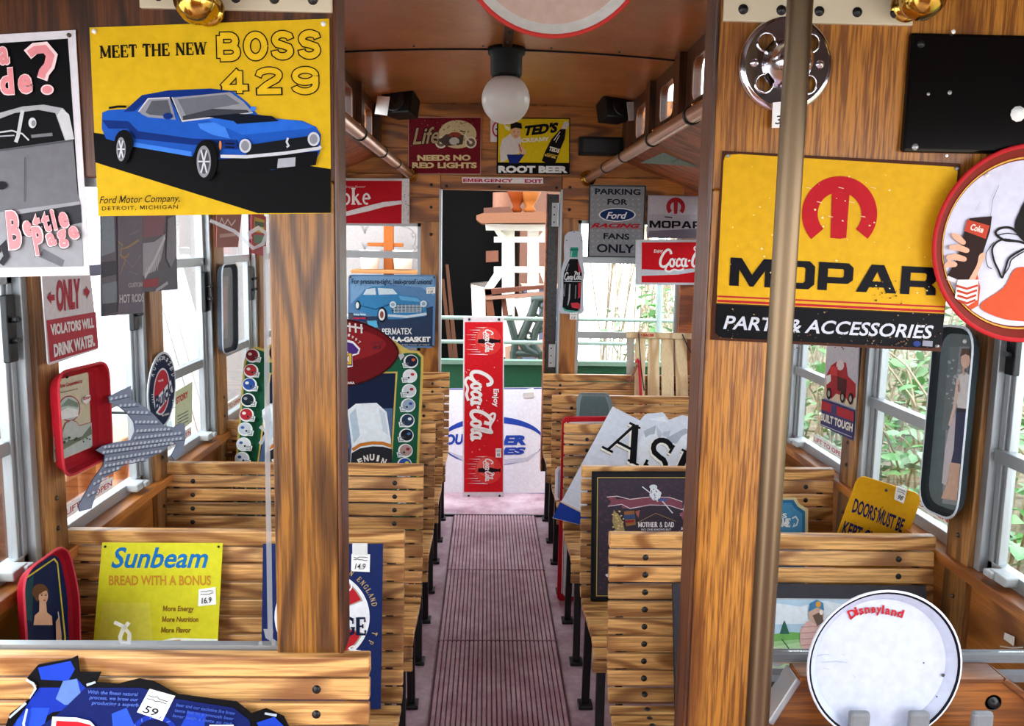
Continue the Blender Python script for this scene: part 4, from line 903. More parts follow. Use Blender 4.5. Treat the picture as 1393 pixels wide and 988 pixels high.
# ---- pin-up poster at the far left
a = YP(YB-.004).fr(0, 30, 2.8214)
a.slab([(-300, 66), (290, 31), (345, 972), (-270, 985)], '#dcd8dc', .002); a.poly([(-268, 100), (262, 64), (322, 938), (-245, 948)], '#0a0a0c')
G = '#6f6f73'; a.poly([(-255, 500), (0, 490), (282, 450), (300, 660), (310, 690), (0, 730), (-250, 760)], G); a.poly([(-250, 720), (0, 730), (310, 688), (322, 938), (-245, 948)], '#99999d'); a.poly([(60, 740), (312, 700), (316, 770), (180, 800), (60, 830)], '#3a3a3e'); a.poly([(170, 870), (250, 915), (240, 940), (150, 900)], '#6d6d72')
a.poly([(-100, 372), (0, 350), (90, 325), (170, 318), (245, 332), (268, 360), (288, 450), (252, 455), (215, 350), (150, 338), (60, 350), (-60, 395)], '#a9a9ad'); a.poly([(240, 332), (268, 356), (288, 450), (255, 455), (222, 360)], '#c9c9cc')
a.stroke([(90, 340), (72, 440), (64, 462)], 14, '#c4c4c8'); a.ell((128, 388), 15, 20, '#d2d2d6'); a.ell((132, 390), 8, 12, '#8a8a90'); a.stroke([(124, 440), (205, 432)], 12, '#77777c'); a.stroke([(0, 425), (50, 418), (90, 430), (115, 455)], 6, '#c4c4c8'); a.stroke([(0, 440), (60, 436)], 5, '#aaaab0')
a.stroke([(100, 520), (98, 690)], 3, '#4d4d52'); a.stroke([(0, 495), (282, 456)], 6, '#505055'); a.ell((10, 628), 22, 16, '#1a1a1e'); a.stroke([(0, 880), (20, 850), (30, 900), (10, 930)], 22, '#2f2f34')
PK, PW = '#e58f93', '#f4d6d6'
def bub(W_):
    for bold, k, ins in ((.07, '#2a1a1c', 0), (.06, PW, 2), (.042, PK, 6)):
        L_ = a.next(None)
        for t, p, q, h in W_: a.text(t, (p[0]+ins, p[1]-ins), (q[0]-ins, q[1]-ins), h-2*ins, k, bold=bold, lay=L_, space=1.3)
bub([('a', (0, 172), (48, 168), 112), ('de', (5, 288), (136, 278), 118)])
a.stroke([(112, 128), (140, 104), (180, 100), (205, 130), (196, 170), (176, 195), (168, 222)], 42, PW); a.stroke([(118, 126), (142, 110), (178, 106), (199, 132), (190, 168), (170, 194), (164, 216)], 30, PK); a.ell((188, 262), 25, 20, PW); a.ell((188, 262), 19, 15, PK)
bub([('B', (38, 880), (98, 875), 168)]); bub([('ettie', (100, 832), (280, 790), 100)]); bub([('P', (142, 902), (190, 895), 128), ('age', (190, 868), (320, 832), 84)])
o = a.done('paper_poster', 'black and white poster with a convertible and pink bubble lettering', 'poster'); screws(a, [(268, 52)], o, 8)
# ---- big yellow and black motor parts sign
a = YP(YB-.004).fr(960, 200, 3.0878)
a.slab([(70, 16), (1070, 70), (985, 860), (20, 810)], '#4a2a1c', .003)
a.poly([(82, 34), (140, 30), (400, 46), (1040, 84), (1056, 96), (1056, 110), (1003, 668), (46, 622), (74, 60)], '#dcaa1e')
a.poly([(48, 620), (1003, 666), (1000, 700), (44, 655)], '#d9a72a'); a.stroke([(49, 627), (1003, 672)], 7, '#b3242a'); a.stroke([(47, 646), (1001, 691)], 10, '#b3242a')
a.poly([(44, 660), (1000, 704), (985, 835), (940, 845), (60, 800), (38, 780)], '#0e0e12')
RD = '#b81c26'
a.stroke([(560+125*math.cos(math.radians(t)), 282-125*math.sin(math.radians(t))) for t in range(222, -46, -6)], 68, RD)
a.poly([(528, 190), (602, 194), (588, 382), (560, 386), (522, 382)], RD)
a.block('MOPAR', (97, 582), (962, 624), 118, '#101016')
a.text('PARTS & ACCESSORIES', (72, 764), (955, 806), 60, '#c9ccd6', bold=.02, shear=.22)
a.ell((884, 826), 16, 12, '#2c3c78'); a.poly([(908, 812), (950, 815), (948, 838), (906, 835)], '#8d8f9a')
speck(a, (90, 60, 1040, 640), 46, '#f0dfa0', (2, 7), 3); speck(a, (60, 680, 980, 830), 60, '#8f7a5c', (1, 5), 4); speck(a, (690, 560, 820, 660), 30, '#6b5220', (1, 6), 5)
for i in range(7): a.stroke([(418+i*45, 170+(i % 3)*60), (440+i*45, 175+(i % 3)*60)], 3, '#eec9a0')
speck(a, (40, 780, 980, 850), 60, '#5d4030', (2, 6), 8)
o = a.done('tin_sign', 'worn yellow and black tin sign with a red letter emblem, behind the grab pole', 'sign')
screws(a, [(92, 38), (1050, 92), (968, 836)], o, 8, 'alu')
# ---- round red tray with the arm and bottle
c = aty(1394, 332, YB-.012); a = roundtray('t', c, .178, ('#cfcfe0', '#7a2a22', '#c0282c', '#d9a84a'), '', '')
a.mb.lathe([(.172, .0165), (.174, .0178), (.1765, .0168)], c, a.n, '#b3242a', 64); a.mb.lathe([(.152, .0035), (.155, .006)], c, a.n, '#d9a84a', 64)
a.fr(1255, 200, 3.659)
S = '#e0a98c'
a.poly([(230, 690), (268, 620), (285, 700), (275, 790), (240, 810), (150, 740)], '#c9502e'); a.blob([(282, 790), (400, 700), (470, 600), (620, 640), (760, 830), (640, 870), (500, 868), (380, 850)], '#c9502e')
a.blob([(455, 400), (480, 320), (520, 260), (620, 250), (700, 330), (690, 470), (600, 520), (500, 470)], '#17120f'); a.ell((600, 430), 70, 90, '#e6b79c')
a.curve([(500, 455), (440, 405), (385, 405), (360, 430), (400, 462), (470, 470), (505, 480)], 12, '#1d1512'); a.curve([(470, 470), (390, 462), (345, 500), (350, 560), (372, 610), (392, 650), (410, 600), (430, 550), (505, 505)], 10, '#1d1512'); a.curve([(500, 520), (440, 560), (425, 600), (390, 650)], 6, '#1d1512'); a.curve([(350, 475), (312, 530), (318, 590), (340, 606)], 4, '#1d1512'); a.curve([(480, 440), (420, 430), (370, 440)], 5, '#1d1512')
a.stroke([(375, 190), (345, 260), (332, 350)], 3, '#8a8a96'); a.stroke([(285, 270), (255, 320)], 3, '#b8b8c6')
a.poly([(230, 355), (340, 345), (330, 420), (255, 650), (215, 680), (118, 640), (165, 560), (200, 430)], '#2a1712'); a.poly([(218, 362), (328, 392), (308, 458), (202, 418)], '#b8402a'); a.text('Coke', (228, 412), (296, 430), 34, '#f0d9cc', bold=.03, shear=.2)
a.poly([(120, 640), (215, 680), (210, 700), (112, 660)], '#d8d4d8')
a.blob([(275, 540), (300, 525), (302, 548), (272, 620), (240, 690), (215, 680), (262, 590)], S)
for p, q in (((148, 440), (195, 475)), ((135, 500), (212, 515)), ((120, 550), (198, 558)), ((108, 590), (150, 585))): a.stroke([p, ((p[0]+q[0])/2-6, (p[1]+q[1])/2-8), q], [22, 32, 26], S); a.ell(q, 13, 12, S); a.ell(p, 11, 12, S)
a.poly([(165, 660), (268, 660), (262, 760), (215, 790), (150, 750)], '#e6e0da')
for i in range(4): a.stroke([(158+i*2, 690+i*24), (210, 705+i*24), (264-i*4, 688+i*24)], 11, '#b8402a')
o = a.done('round_tray', 'round red-rimmed tray showing an arm with a striped cuff holding a bottle', 'tray'); screws(a, [(317, 140)], o, 9, 'card')
# ---- tray overhead in the middle, white with red rim
c = aty(753, -86, YB-.012); a = roundtray('t', c, .170, ('#b59a8c', '#d6d2ca', '#b3342e', ''), '', '')
a.done('round_tray', 'white round tray with thin red rim hung overhead above the aisle', 'tray')
# ---- chrome hub with four holes
c = aty(1068, 88, YB-.003); n = Vector((0, -1, 0)); t = thing('hub_cover', (c.x, YB, c.z), 'round chrome hub cover with four holes, hung under the cream strip', 'hub cover')
g = MB(); X3 = lambda x, z, d: Vector((c.x+x, YB-d, c.z+z))
loop = lambda cx, cz, r, k_=40: [X3(cx+r*math.cos(6.2832*i/k_), cz+r*math.sin(6.2832*i/k_), .014) for i in range(k_)]
hs = [(.052*math.cos(math.radians(q)), .052*math.sin(math.radians(q))) for q in (42, 138, 222, 318)]
g.prism(loop(0, 0, .074, 72), (0, .004, 0), 'chrome', holes=[loop(x, z, .0145) for x, z in hs]); g.lathe([(.073, .0135), (.079, .012), (.083, .006), (.083, 0), (.076, 0)], X3(0, 0, 0), n, 'chrome', 72); wbuild(g, 'flange', t)
for x, z in hs:
    g = MB(); g.tube([p+Vector((0, -.001, 0)) for p in loop(x, z, .0155)]+[loop(x, z, .0155)[0]+Vector((0, -.001, 0))], .0018, 'chrome', 8, cap=False); wbuild(g, 'hole_rim', t)
g = MB(); g.lathe([(.046, .012), (.040, .02), (.040, .030), (.036, .034), (.036, .044), (.032, .048), (.032, .056), (.022, .066), (0, .070)], X3(0, 0, 0), n, 'chrome', 48); wbuild(g, 'hub', t)
for q in (0, 90, 180, 270):
    g = MB(); g.lathe([(0, .020), (.006, .018), (.008, .012)], X3(.058*math.cos(math.radians(q)), .058*math.sin(math.radians(q)), 0), n, 'chrome', 12); wbuild(g, 'stud', t)
a = YP(YB-.018).fr(780, 0, 2.2724); price(a, [(615, 318), (655, 314), (655, 396), (612, 396)], '3', t)
# ---- black plate with bolts
p, q = aty(1238, 44, YB-.01), aty(1470, 212, YB-.01); t = thing('black_plate', ((p.x+q.x)/2, YB, q.z), 'square glossy black metal plate with bright bolts above the red round tray', 'plate')
g = MB(); g.bx(p.x, q.x, YB-.014, YB, q.z, p.z, 'glossblack'); wbuild(g, 'plate', t, .006)
for x, y, r, k in ((1253, 60, .007, 'iron'), (1385, 155, .014, 'card'), (1263, 128, .003, 'alu'), (1292, 126, .004, 'alu'), (1245, 200, .006, 'alu'), (1297, 43, .004, 'card'), (1375, 205, .005, 'card'), (1288, 212, .003, 'card')):
    c = aty(x, y, YB-.014); g = MB(); g.lathe([(0, r*.6), (r*.6, r*.55), (r, 0)], (c.x, YB-.014, c.z), (0, -1, 0), k, 10); wbuild(g, 'bolt', t)
# ---- round white tray on its rack
c = Vector((.664, 1.50, .9245)); a = roundtray('t', c, .1425, ('#c3c9da', '#bcc3d6', '#dfe4f0', ''), '', '', .06)
a.mb.lathe([(.1345, .0143), (.1362, .0153), (.1385, .0166)], c, a.n, '#14141c', 64); a.mb.lathe([(.1205, .0009), (.1222, .0022)], c, a.n, '#b9c1d6', 64)
a.fr(1000, 700, 3.43)
for ch, x, y, an, w in (('D', 535, 487, -24, 38), ('i', 563, 468, -18, 13), ('s', 580, 466, -14, 21), ('n', 604, 461, -8, 24), ('e', 632, 458, -3, 22), ('y', 656, 458, 3, 24), ('l', 680, 460, 8, 10), ('a', 696, 463, 11, 22), ('n', 722, 468, 15, 25), ('d', 750, 474, 19, 28)):
    ca, sa = math.cos(math.radians(an)), math.sin(math.radians(an)); V = text_geo(ch, .03)[0]; hh = max(v[1] for v in V)-min(v[1] for v in V)
    a.text(ch, (x, y), (x+w*ca, y+w*sa), 42, '#b3242c', bold=.035, lay=6)
    a.stroke([(x+1, y+2), (x+8*ca+4, y-4+8*sa)], 5, '#b3242c', 6)
for P in ([(380, 660), (420, 652), (440, 655)], [(400, 690), (470, 684), (520, 690)], [(410, 715), (440, 722)], [(545, 745), (560, 760)], [(930, 840), (945, 850)], [(495, 650), (510, 655)]): a.stroke(P, 2.5, '#a9adbd')
for p in ((967, 748), (938, 848), (876, 690)): a.ell(p, 8 if p[0] == 967 else 4, 8 if p[0] == 967 else 4, '#4d4a4c')
a.done('round_tray', 'round white tray with dark rim line and red lettering, standing on a rack', 'tray')
t = thing('tray_rack', (.66, 1.48, 0), 'low grey rack with stub prongs holding the round white tray', 'rack')
g = MB(); g.bx(.46, .92, 1.475, 1.505, .735, .765, 'alu'); wbuild(g, 'bar', t, .005)
for px_ in (1168, 1249, 1335):
    x = aty(px_, 985, 1.47).x; zp = aty(px_, 971, 1.462).z; g = MB(); g.bx(x-.019, x+.019, 1.462, 1.478, .74, zp, '#7f8184'); wbuild(g, 'prong', t, .006)
for x in (.48, .90):
    g = MB(); g.tube([(x, 1.49, 0), (x, 1.49, .74)], .012, 'alu', 12); wbuild(g, 'leg', t)
# ---- end wall signs
a = YP(YE-.018).fr(550, 150, 5.804)
a.slab([(30, 52), (610, 52), (606, 510), (28, 508)], '#6e1420', .003); a.stroke([(34, 56), (606, 56), (602, 505), (32, 504)], 6, '#b98d78', closed=True)
a.ell((420, 190), 150, 112, '#c9b48a'); speck(a, (290, 90, 550, 280), 40, '#8a7350', (3, 12), 11)
for cx in (290, 525):
    a.ell((cx, 255), 46, 46, '#d8cdb8'); a.ell((cx, 255), 34, 34, '#6e5648'); a.ell((cx, 255), 12, 12, '#d8cdb8')
a.poly([(270, 240), (330, 190), (430, 185), (470, 200), (460, 270), (330, 285)], '#4a3a34'); a.ell((400, 195), 48, 22, '#8a3a30'); a.ell((395, 245), 40, 30, '#b8b0a4'); a.stroke([(470, 180), (500, 230), (525, 255)], 12, '#d8cdb8'); a.stroke([(440, 165), (480, 170), (470, 190)], 8, '#2a2220')
a.text('Life', (62, 278), (312, 262), 150, '#2a1414', bold=.06, shear=.35); a.text('Life', (68, 272), (306, 258), 138, '#a98d6a', bold=.015, shear=.35)
a.text('NEEDS NO', (104, 400), (524, 398), 48, '#d9bf8c', bold=.05); a.text('RED LIGHTS', (62, 458), (572, 458), 48, '#d9bf8c', bold=.05)
speck(a, (40, 60, 600, 500), 46, '#2d1014', (2, 9), 12); speck(a, (40, 60, 600, 500), 30, '#c4a898', (1, 4), 13)
a.done('tin_sign', 'rusty maroon tin sign with a cream motorcycle on the end wall', 'sign')
a = YP(YE-.018).fr(550, 150, 5.804)
a.slab([(680, 60), (760, 60), (760, 250), (680, 250)], '#e0d4d4', .002); a.ell((735, 150), 42, 62, '#b3343c'); a.ell((735, 150), 30, 48, '#e0d4d4'); a.stroke([(720, 150), (750, 150)], 12, '#3a2a2c')
a.done('paper_notice', 'small white notice with red ring half hidden behind the root beer sign', 'notice')
a = YP(YE-.024).fr(550, 150, 5.804)
a.slab([(732, 58), (1310, 62), (1305, 508), (728, 502)], '#0c0c0e', .003); a.poly([(742, 66), (1302, 70), (1300, 416), (740, 412)], '#d9bd16')
a.text('ROOT BEER', (742, 494), (1290, 496), 58, '#e6e6e6', bold=.06)
a.poly([(785, 110), (835, 140), (830, 165), (800, 150)], '#e8ddb8'); a.poly([(832, 190), (900, 170), (925, 240), (905, 340), (830, 360), (800, 400), (760, 410), (755, 300), (775, 230)], '#d9d4d0'); a.poly([(808, 350), (910, 350), (925, 340), (948, 352), (900, 420), (830, 420)], '#1c2c78'); a.poly([(895, 250), (960, 320), (965, 345), (930, 350), (905, 330)], '#dcb48c')
a.ell((880, 175), 38, 50, '#dcae88'); a.poly([(840, 150), (838, 110), (880, 92), (925, 105), (930, 148), (880, 138)], '#18151a'); a.ell((868, 170), 4, 4, '#1d1512'); a.ell((898, 172), 4, 4, '#1d1512'); a.stroke([(868, 203), (890, 206)], 5, '#a8483c'); a.stroke([(905, 270), (925, 330)], 8, '#a8343c')
a.text("TED'S", (935, 205), (1215, 175), 84, '#121014', bold=.06, shear=.15, up=(8, -84)); a.text('CREAMY', (925, 256), (1145, 244), 34, '#e8e0c8', bold=.04)
a.poly([(1235, 160), (1262, 92), (1290, 88), (1300, 110), (1270, 170)], '#d6ccc0'); a.poly([(1232, 150), (1275, 150), (1265, 230), (1235, 300), (1190, 425), (1140, 432), (1085, 400), (1110, 330), (1160, 230)], '#14100c')
a.stroke([(1230, 170), (1180, 240)], 6, '#e6ddd0'); a.stroke([(1225, 200), (1195, 255)], 5, '#e6ddd0'); a.text('TEDS', (1138, 318), (1222, 340), 36, '#e6e0d4', bold=.05, shear=.15); a.text('ROOT BEER', (1108, 362), (1195, 384), 18, '#e6c45c', bold=.05); a.stroke([(1125, 342), (1215, 362)], 5, '#d9bd16')
o = a.done('tin_sign', 'yellow root beer tin sign with a ball player and a leaning bottle', 'sign')
a = YP(YE-.020).fr(550, 150, 5.804)
a.slab([(456, 530), (1096, 534), (1096, 580), (458, 574)], '#e3dcdc', .002); a.text('EMERGENCY', (464, 568), (858, 572), 30, '#b32c4c', bold=.05, space=1.1); a.text('EXIT', (950, 574), (1090, 575), 30, '#b32c4c', bold=.05, space=1.1)
a.done('paper_notice', 'narrow white strip with red EMERGENCY EXIT lettering over the doorway', 'notice')
# red and white cola sign high at the left of the end wall
a = YP(YE-.05).fr(440, 220, 3.294)
a.slab([(-90, 72), (385, 76), (385, 280), (-90, 278)], '#c9c4c4', .012); a.poly([(-60, 84), (352, 86), (350, 278), (-60, 276)], '#b01622')
a.serif('Coke', (28, 192), (216, 192), 74, '#e8e0de', wt=1.25); a.stroke([(-60, 245), (40, 238), (110, 232), (200, 210), (270, 192), (350, 182)], [10, 16, 20, 24, 22, 16], '#d9d4d4'); a.text('Enjoy flavour', (100, 118), (190, 116), 10, '#d9b4b4', shear=.1); speck(a, (355, 90, 384, 270), 22, '#8a7a74', (1, 4), 21)
a.done('light_box_sign', 'red cola sign with white wave above the end window, next to the door', 'sign')
# parking sign, small motor parts sign, hanging cola sign
a = YP(YE-.03).fr(740, 220, 3.294)
a.slab([(203, 104), (458, 106), (445, 432), (195, 428)], '#8b8d92', .003, '#2a2c30'); a.stroke([(206, 108), (454, 110), (442, 428), (199, 424)], 5, '#33363c', closed=True)
R = random.Random(2)
lay = a.next(None)
for i in range(9):
    for j in range(13):
        x, y = 216+i*26+(j % 2)*3, 122+j*23.5
        s_ = 1 if (i+j) % 2 else -1; a.stroke([(x-7, y+5*s_), (x+7, y-5*s_)], [1, 1], '#b4b7bd', lay) if False else a.poly([(x-7, y+5*s_), (x, y+2.5), (x+7, y-5*s_), (x, y-2.5)], '#abaeb5', lay)
DK = '#1c2030'
for t_, p, q, h in (('PARKING', (228, 146), (432, 150), 28), ('FOR', (284, 192), (374, 194), 27), ('FANS', (266, 346), (382, 350), 28), ('ONLY', (236, 406), (404, 410), 40)): a.text(t_, p, q, h, DK, bold=.03)
a.ell((328, 238), 83, 31, '#dfe2e6'); a.ell((328, 238), 77, 27, '#1c3060'); a.text('Ford', (278, 256), (374, 256), 32, '#e9ecf2', bold=.02, shear=.35)
a.text('RACING', (212, 294), (436, 298), 20, '#b02430', bold=.05, shear=.35); a.stroke([(206, 297), (440, 301)], 2, '#b02430')
a.done('tin_sign', 'silver diamond plate parking sign with dark lettering by the end window', 'sign')
a = YP(YE-.034).fr(740, 220, 3.294)
a.slab([(466, 150), (718, 156), (712, 345), (460, 342)], '#aaa4ac', .003, '#3a3438'); a.poly([(470, 156), (716, 160), (712, 240), (468, 235)], '#b8b2ba'); a.poly([(470, 310), (712, 300), (710, 343), (464, 342)], '#6d6570')
a.stroke([(590+33*math.cos(math.radians(t)), 203-33*math.sin(math.radians(t))) for t in range(225, -50, -9)], 19, '#a8262e'); a.poly([(580, 180), (600, 180), (597, 234), (582, 234)], '#a8262e'); a.block('MOPAR', (472, 296), (706, 300), 32, '#16141a'); a.stroke([(540, 247), (575, 251)], 5, '#2a2630')
a.done('tin_sign', 'small silver grey tin sign with red emblem on the end wall', 'sign')
a = YP(5.12).fr(740, 220, 3.294)
a.slab([(412, 350), (800, 348), (800, 553), (410, 552)], '#c9ccd4', .012); a.poly([(438, 362), (798, 360), (798, 543), (437, 542)], '#c8141e')
a.poly([(438, 482), (560, 488), (680, 478), (760, 450), (798, 440), (798, 446), (700, 490), (600, 506), (437, 512)], '#c4c8d2'); a.text('Enjoy', (492, 408), (535, 405), 15, '#f0eaea', bold=.02, shear=.25)
a.cola((516, 470), (776, 467), 74, '#f3eeee'); a.text('Cl', (728, 512), (790, 512), 28, '#f3eeee', bold=.06)
o = a.done('light_box_sign', 'red and white cola sign hanging below the small silver sign', 'sign')
for px_ in (440, 780):
    p = a.w3(a.uv((px_, 352))); g = MB(); g.tube([p, (p.x, YE-.01, p.z-.02)], .003, 'iron', 6); wbuild(g, 'hook', o)
a = XR(XRW-.03).fr(740, 220, 3.294); a.slab([(730, 205), (790, 190), (790, 350), (728, 345)], '#b0323a', .003)
for i in range(5): a.stroke([(735, 240+i*22), (785, 236+i*22)], 9, '#e0c8c8')
a.done('tin_sign', 'red sign with pale lettering on the side wall behind the hanging cola sign', 'sign')
# bottle shaped sign
a = YP(YE-.022).fr(740, 300, 6.586)
out = [(270, 92), (215, 105), (185, 140), (178, 230), (182, 350), (152, 450), (150, 600), (140, 720), (128, 800), (150, 835), (240, 838), (335, 838), (358, 815), (355, 720), (352, 560), (365, 470), (350, 360), (350, 180), (340, 120), (310, 98)]
a.slab(out, '#c6cad6', .003, r=.006)
a.poly([(238, 240), (305, 240), (305, 265), (300, 330), (232, 330), (238, 262)], '#2f8f7c'); a.stroke([(232, 262), (308, 262)], 14, '#1f7463'); a.stroke([(250, 275), (242, 330)], 8, '#9fd8c6')
a.poly([(232, 345), (302, 345), (325, 420), (340, 480), (334, 560), (328, 700), (325, 780), (300, 812), (200, 800), (165, 775), (175, 650), (172, 540), (178, 470), (205, 400)], '#141216')
a.poly([(302, 360), (325, 430), (332, 470), (310, 460)], '#c23848'); a.poly([(308, 560), (330, 560), (322, 690), (305, 700)], '#c23848'); a.poly([(240, 740), (300, 735), (325, 750), (322, 795), (250, 780)], '#c23848')
a.stroke([(222, 390), (200, 455)], 9, '#9aa0aa'); a.stroke([(232, 570), (225, 700), (212, 760)], [12, 14, 8], '#a6abb5'); a.stroke([(285, 580), (280, 700)], 10, '#6d727c'); a.stroke([(188, 570), (182, 680)], 8, '#7d828c'); a.stroke([(178, 545), (330, 548)], 7, '#b9bec8')
a.cola((182, 528), (338, 528), 62, '#dfe2e8', wt=.9); a.poly([(162, 772), (200, 800), (300, 812), (322, 790), (318, 815), (250, 822), (180, 808)], '#48ad98')
o = a.done('bottle_sign', 'bottle-shaped tin sign of dark cola beside the doorway', 'sign'); price(a, [(232, 830), (298, 826), (298, 888), (230, 886)], '12', o)
for p in ((268, 103), (203, 178), (335, 180)): screws(a, [p], o, 5, 'iron')
# blue gasket sign in the end window
a = YP(YE-.02).fr(460, 360, 3.527)
a.slab([(50, 48), (470, 50), (462, 400), (45, 396)], '#5d86b4', .003, r=.02); a.poly([(58, 56), (462, 58), (460, 150), (400, 110), (250, 95), (130, 120), (60, 190)], '#7ca6cf'); a.poly([(58, 230), (130, 250), (300, 240), (455, 200), (452, 392), (52, 390)], '#30405c')
a.poly([(52, 230), (180, 280), (220, 340), (220, 392), (52, 390)], '#5b5a66')
C1, C2 = '#3d84b8', '#235a86'
a.poly([(75, 195), (85, 170), (110, 150), (125, 120), (165, 105), (230, 105), (275, 120), (300, 145), (380, 155), (415, 180), (425, 225), (420, 248), (300, 262), (240, 262), (230, 235), (195, 235), (180, 250), (110, 225), (78, 215)], C1); a.poly([(120, 145), (135, 118), (178, 112), (182, 145)], '#cfe2ec'); a.poly([(190, 112), (262, 116), (285, 142), (195, 145)], '#cfe2ec'); a.stroke([(80, 190), (180, 215), (250, 190)], 6, C2); a.poly([(290, 150), (380, 160), (400, 180), (300, 170)], '#66a8d4')
a.poly([(250, 190), (400, 195), (405, 228), (262, 232)], '#22405c')
for i in range(6): a.stroke([(255+i*2, 195+i*7), (402, 197+i*6)], 2.5, '#c6d8e2')
for x in range(270, 400, 18): a.stroke([(x, 192), (x, 230)], 2.5, '#c6d8e2')
for c in ((263, 192), (410, 188)): a.ell(c, 16, 16, '#d8e6ee'); a.ell(c, 9, 9, '#8fb2c8')
a.stroke([(240, 244), (330, 250), (425, 236)], 12, '#c9dbe6'); a.ell((212, 240), 22, 36, '#16222e'); a.ell((210, 240), 16, 28, '#e2e8ec'); a.ell((210, 240), 9, 17, '#8d5148'); a.ell((95, 195), 12, 22, '#16222e'); a.ell((93, 195), 8, 16, '#e2e8ec')
for x in (75, 106): a.poly([(x, 234), (x+28, 236), (x+28, 275), (x, 272)], '#28406c'); a.poly([(x, 234), (x+28, 236), (x+28, 245), (x, 243)], '#a8ccd8'); a.poly([(x, 252), (x+28, 254), (x+28, 262), (x, 260)], '#b33440')
a.poly([(140, 270), (185, 268), (192, 300), (150, 306)], '#5bb0d8'); a.text('For pressure-tight, leak-proof unions!', (66, 92), (452, 94), 26, '#152238', bold=.015); a.text('PERMATEX', (212, 336), (355, 334), 32, '#e6ecf0', bold=.02); a.text('FORM-A-GASKET', (178, 372), (444, 370), 26, '#f0f4f6', bold=.06); a.text('PREVENTS LEAKS, MAKES UP TIGHT', (240, 388), (440, 388), 7, '#d0d8de')
o = a.done('tin_sign', 'blue tin sign with an old blue car in front of the end window', 'sign'); price(a, [(424, 110), (466, 108), (466, 138), (424, 140)], '10', o)
screws(a, [(60, 60), (460, 62), (455, 392)], o, 5)
# ---- doorway: tall red sign and the white board behind it
a = LEAN(5.715, 0.002, 6.02, .74).fr(590, 420, 3.405)
a.slab([(38, 370), (545, 364), (540, 860), (-5, 868)], '#eceaf2', .004); a.stroke([(42, 374), (540, 369)], 5, '#3a4aa0'); a.stroke([(0, 862), (536, 856)], 5, '#3a4aa0')
E_ = lambda t, rx=238, ry=112: (272+rx*math.cos(t), 612+ry*math.sin(t))
a.poly([E_(t) for t in [math.pi+i*math.pi/24 for i in range(25)]]+[E_(t, 232, 82) for t in [2*math.pi-i*math.pi/24 for i in range(25)]], '#2c48a8'); a.stroke([E_(i*math.pi/20) for i in range(21)], [4+3*math.sin(i*math.pi/20) for i in range(21)], '#2c48a8')
a.poly([(60, 660), (150, 690), (300, 700), (430, 690), (500, 650), (440, 705), (300, 726), (150, 715)], '#c9cad8')
a.text('OU', (52, 632), (142, 630), 52, '#2c48a8', bold=.05, shear=.2); a.text('ER', (322, 633), (444, 632), 48, '#2c48a8', bold=.06, shear=.2); a.text('ES', (318, 678), (434, 676), 36, '#2c48a8', bold=.06, shear=.2)
o = a.done('sign_board', 'large white board with a blue oval leaning behind the tall red sign', 'sign')
b = a.sub(); b.slab([(432, 372), (462, 368), (466, 398), (430, 400)], 'card', -.003); b.slab([(415, 392), (462, 388), (466, 412), (418, 416)], '#cfc6c0', -.004); b.done('price_tag', parent=o)
a = LEAN(5.63, 0.002, 5.93, 1.16).fr(590, 420, 3.405)
a.slab([(137, 38), (325, 40), (326, 877), (133, 876)], '#e4dfe4', .004); a.poly([(144, 62), (320, 62), (320, 850), (140, 850)], '#d3202a')
for cy in (150, 748):
    lay = a.next(None)
    for i in range(12):
        L_ = (30, 60, 42, 75, 50, 66)[i % 6]; a.poly([(245-L_-25, cy-62+i*11.2), (250, cy-64+i*11.2), (250, cy-58+i*11.2)], '#f0e4e6', lay)
    a.ell((253, cy), 62, 64, '#e0403c'); a.ell((240, cy-14), 40, 42, '#e8625a'); a.poly([(205, cy-8), (262, cy-12), (300, cy-4), (310, cy-10), (310, cy+12), (300, cy+6), (262, cy+14), (205, cy+10)], '#24141a'); a.cola((240, cy-52), (240, cy+54), 34, '#f6eeee', wt=1.1)
a.cola((176, 286), (176, 618), 92, '#ffffff', wt=1.25); a.text('Enjoy', (277, 372), (277, 456), 26, '#ffffff', bold=.03)
speck(a, (145, 240, 318, 700), 26, '#eec4c4', (1, 4), 31)
o = a.done('tin_sign', 'tall narrow red cola sign standing upright in the doorway', 'sign'); price(a, [(287, 648), (313, 648), (313, 690), (287, 690)], '45', o); screws(a, [(165, 50), (302, 50), (162, 868), (305, 868)], o, 6, 'iron')
# ---- football and helmet sign on the fourth left bench
a = seatlean(3).fr(460, 360, 3.527)
cx, cy = -18, 424
ball = lambda k_: [(cx+312*k_*math.cos(t), cy+166*k_*math.copysign(abs(math.sin(t))**1.25, math.sin(t))) for t in [2*math.pi*i/48 for i in range(48)]]
top = [p for p in ball(1) if p[1] < cy-12 and abs(p[0]-cx) < 285]; top.sort()
col = [(-452, 470), (-436, 412), (-400, 392), (-352, 405)]
P = [(-492, 1000), (-494, 955)]+col+top+[(340, 412), (385, 416), (410, 440), (408, 520), (388, 960), (386, 1290), (-510, 1290)]
a.slab(P, '#c9b05a', .004)
a.poly([(-482, 1280), (-484, 960), (-443, 480), (-428, 424), (-398, 404), (-350, 420), (-350, 470), (270, 470), (300, 428), (340, 424), (378, 426), (398, 446), (396, 520), (376, 960), (374, 1280)], '#1d5c40')
a.poly([(-330, 520), (285, 514), (258, 960), (254, 1280), (-400, 1280), (-390, 960)], '#c9b05a'); a.poly([(-322, 528), (276, 522), (250, 960), (246, 1280), (-392, 1280), (-382, 960)], '#141f3a'); a.poly([(-330, 700), (262, 690), (250, 960), (246, 1280), (-392, 1280), (-382, 960)], '#4d6488')
for x in (-330, -250, -170, -90, -10, 70, 150): pass
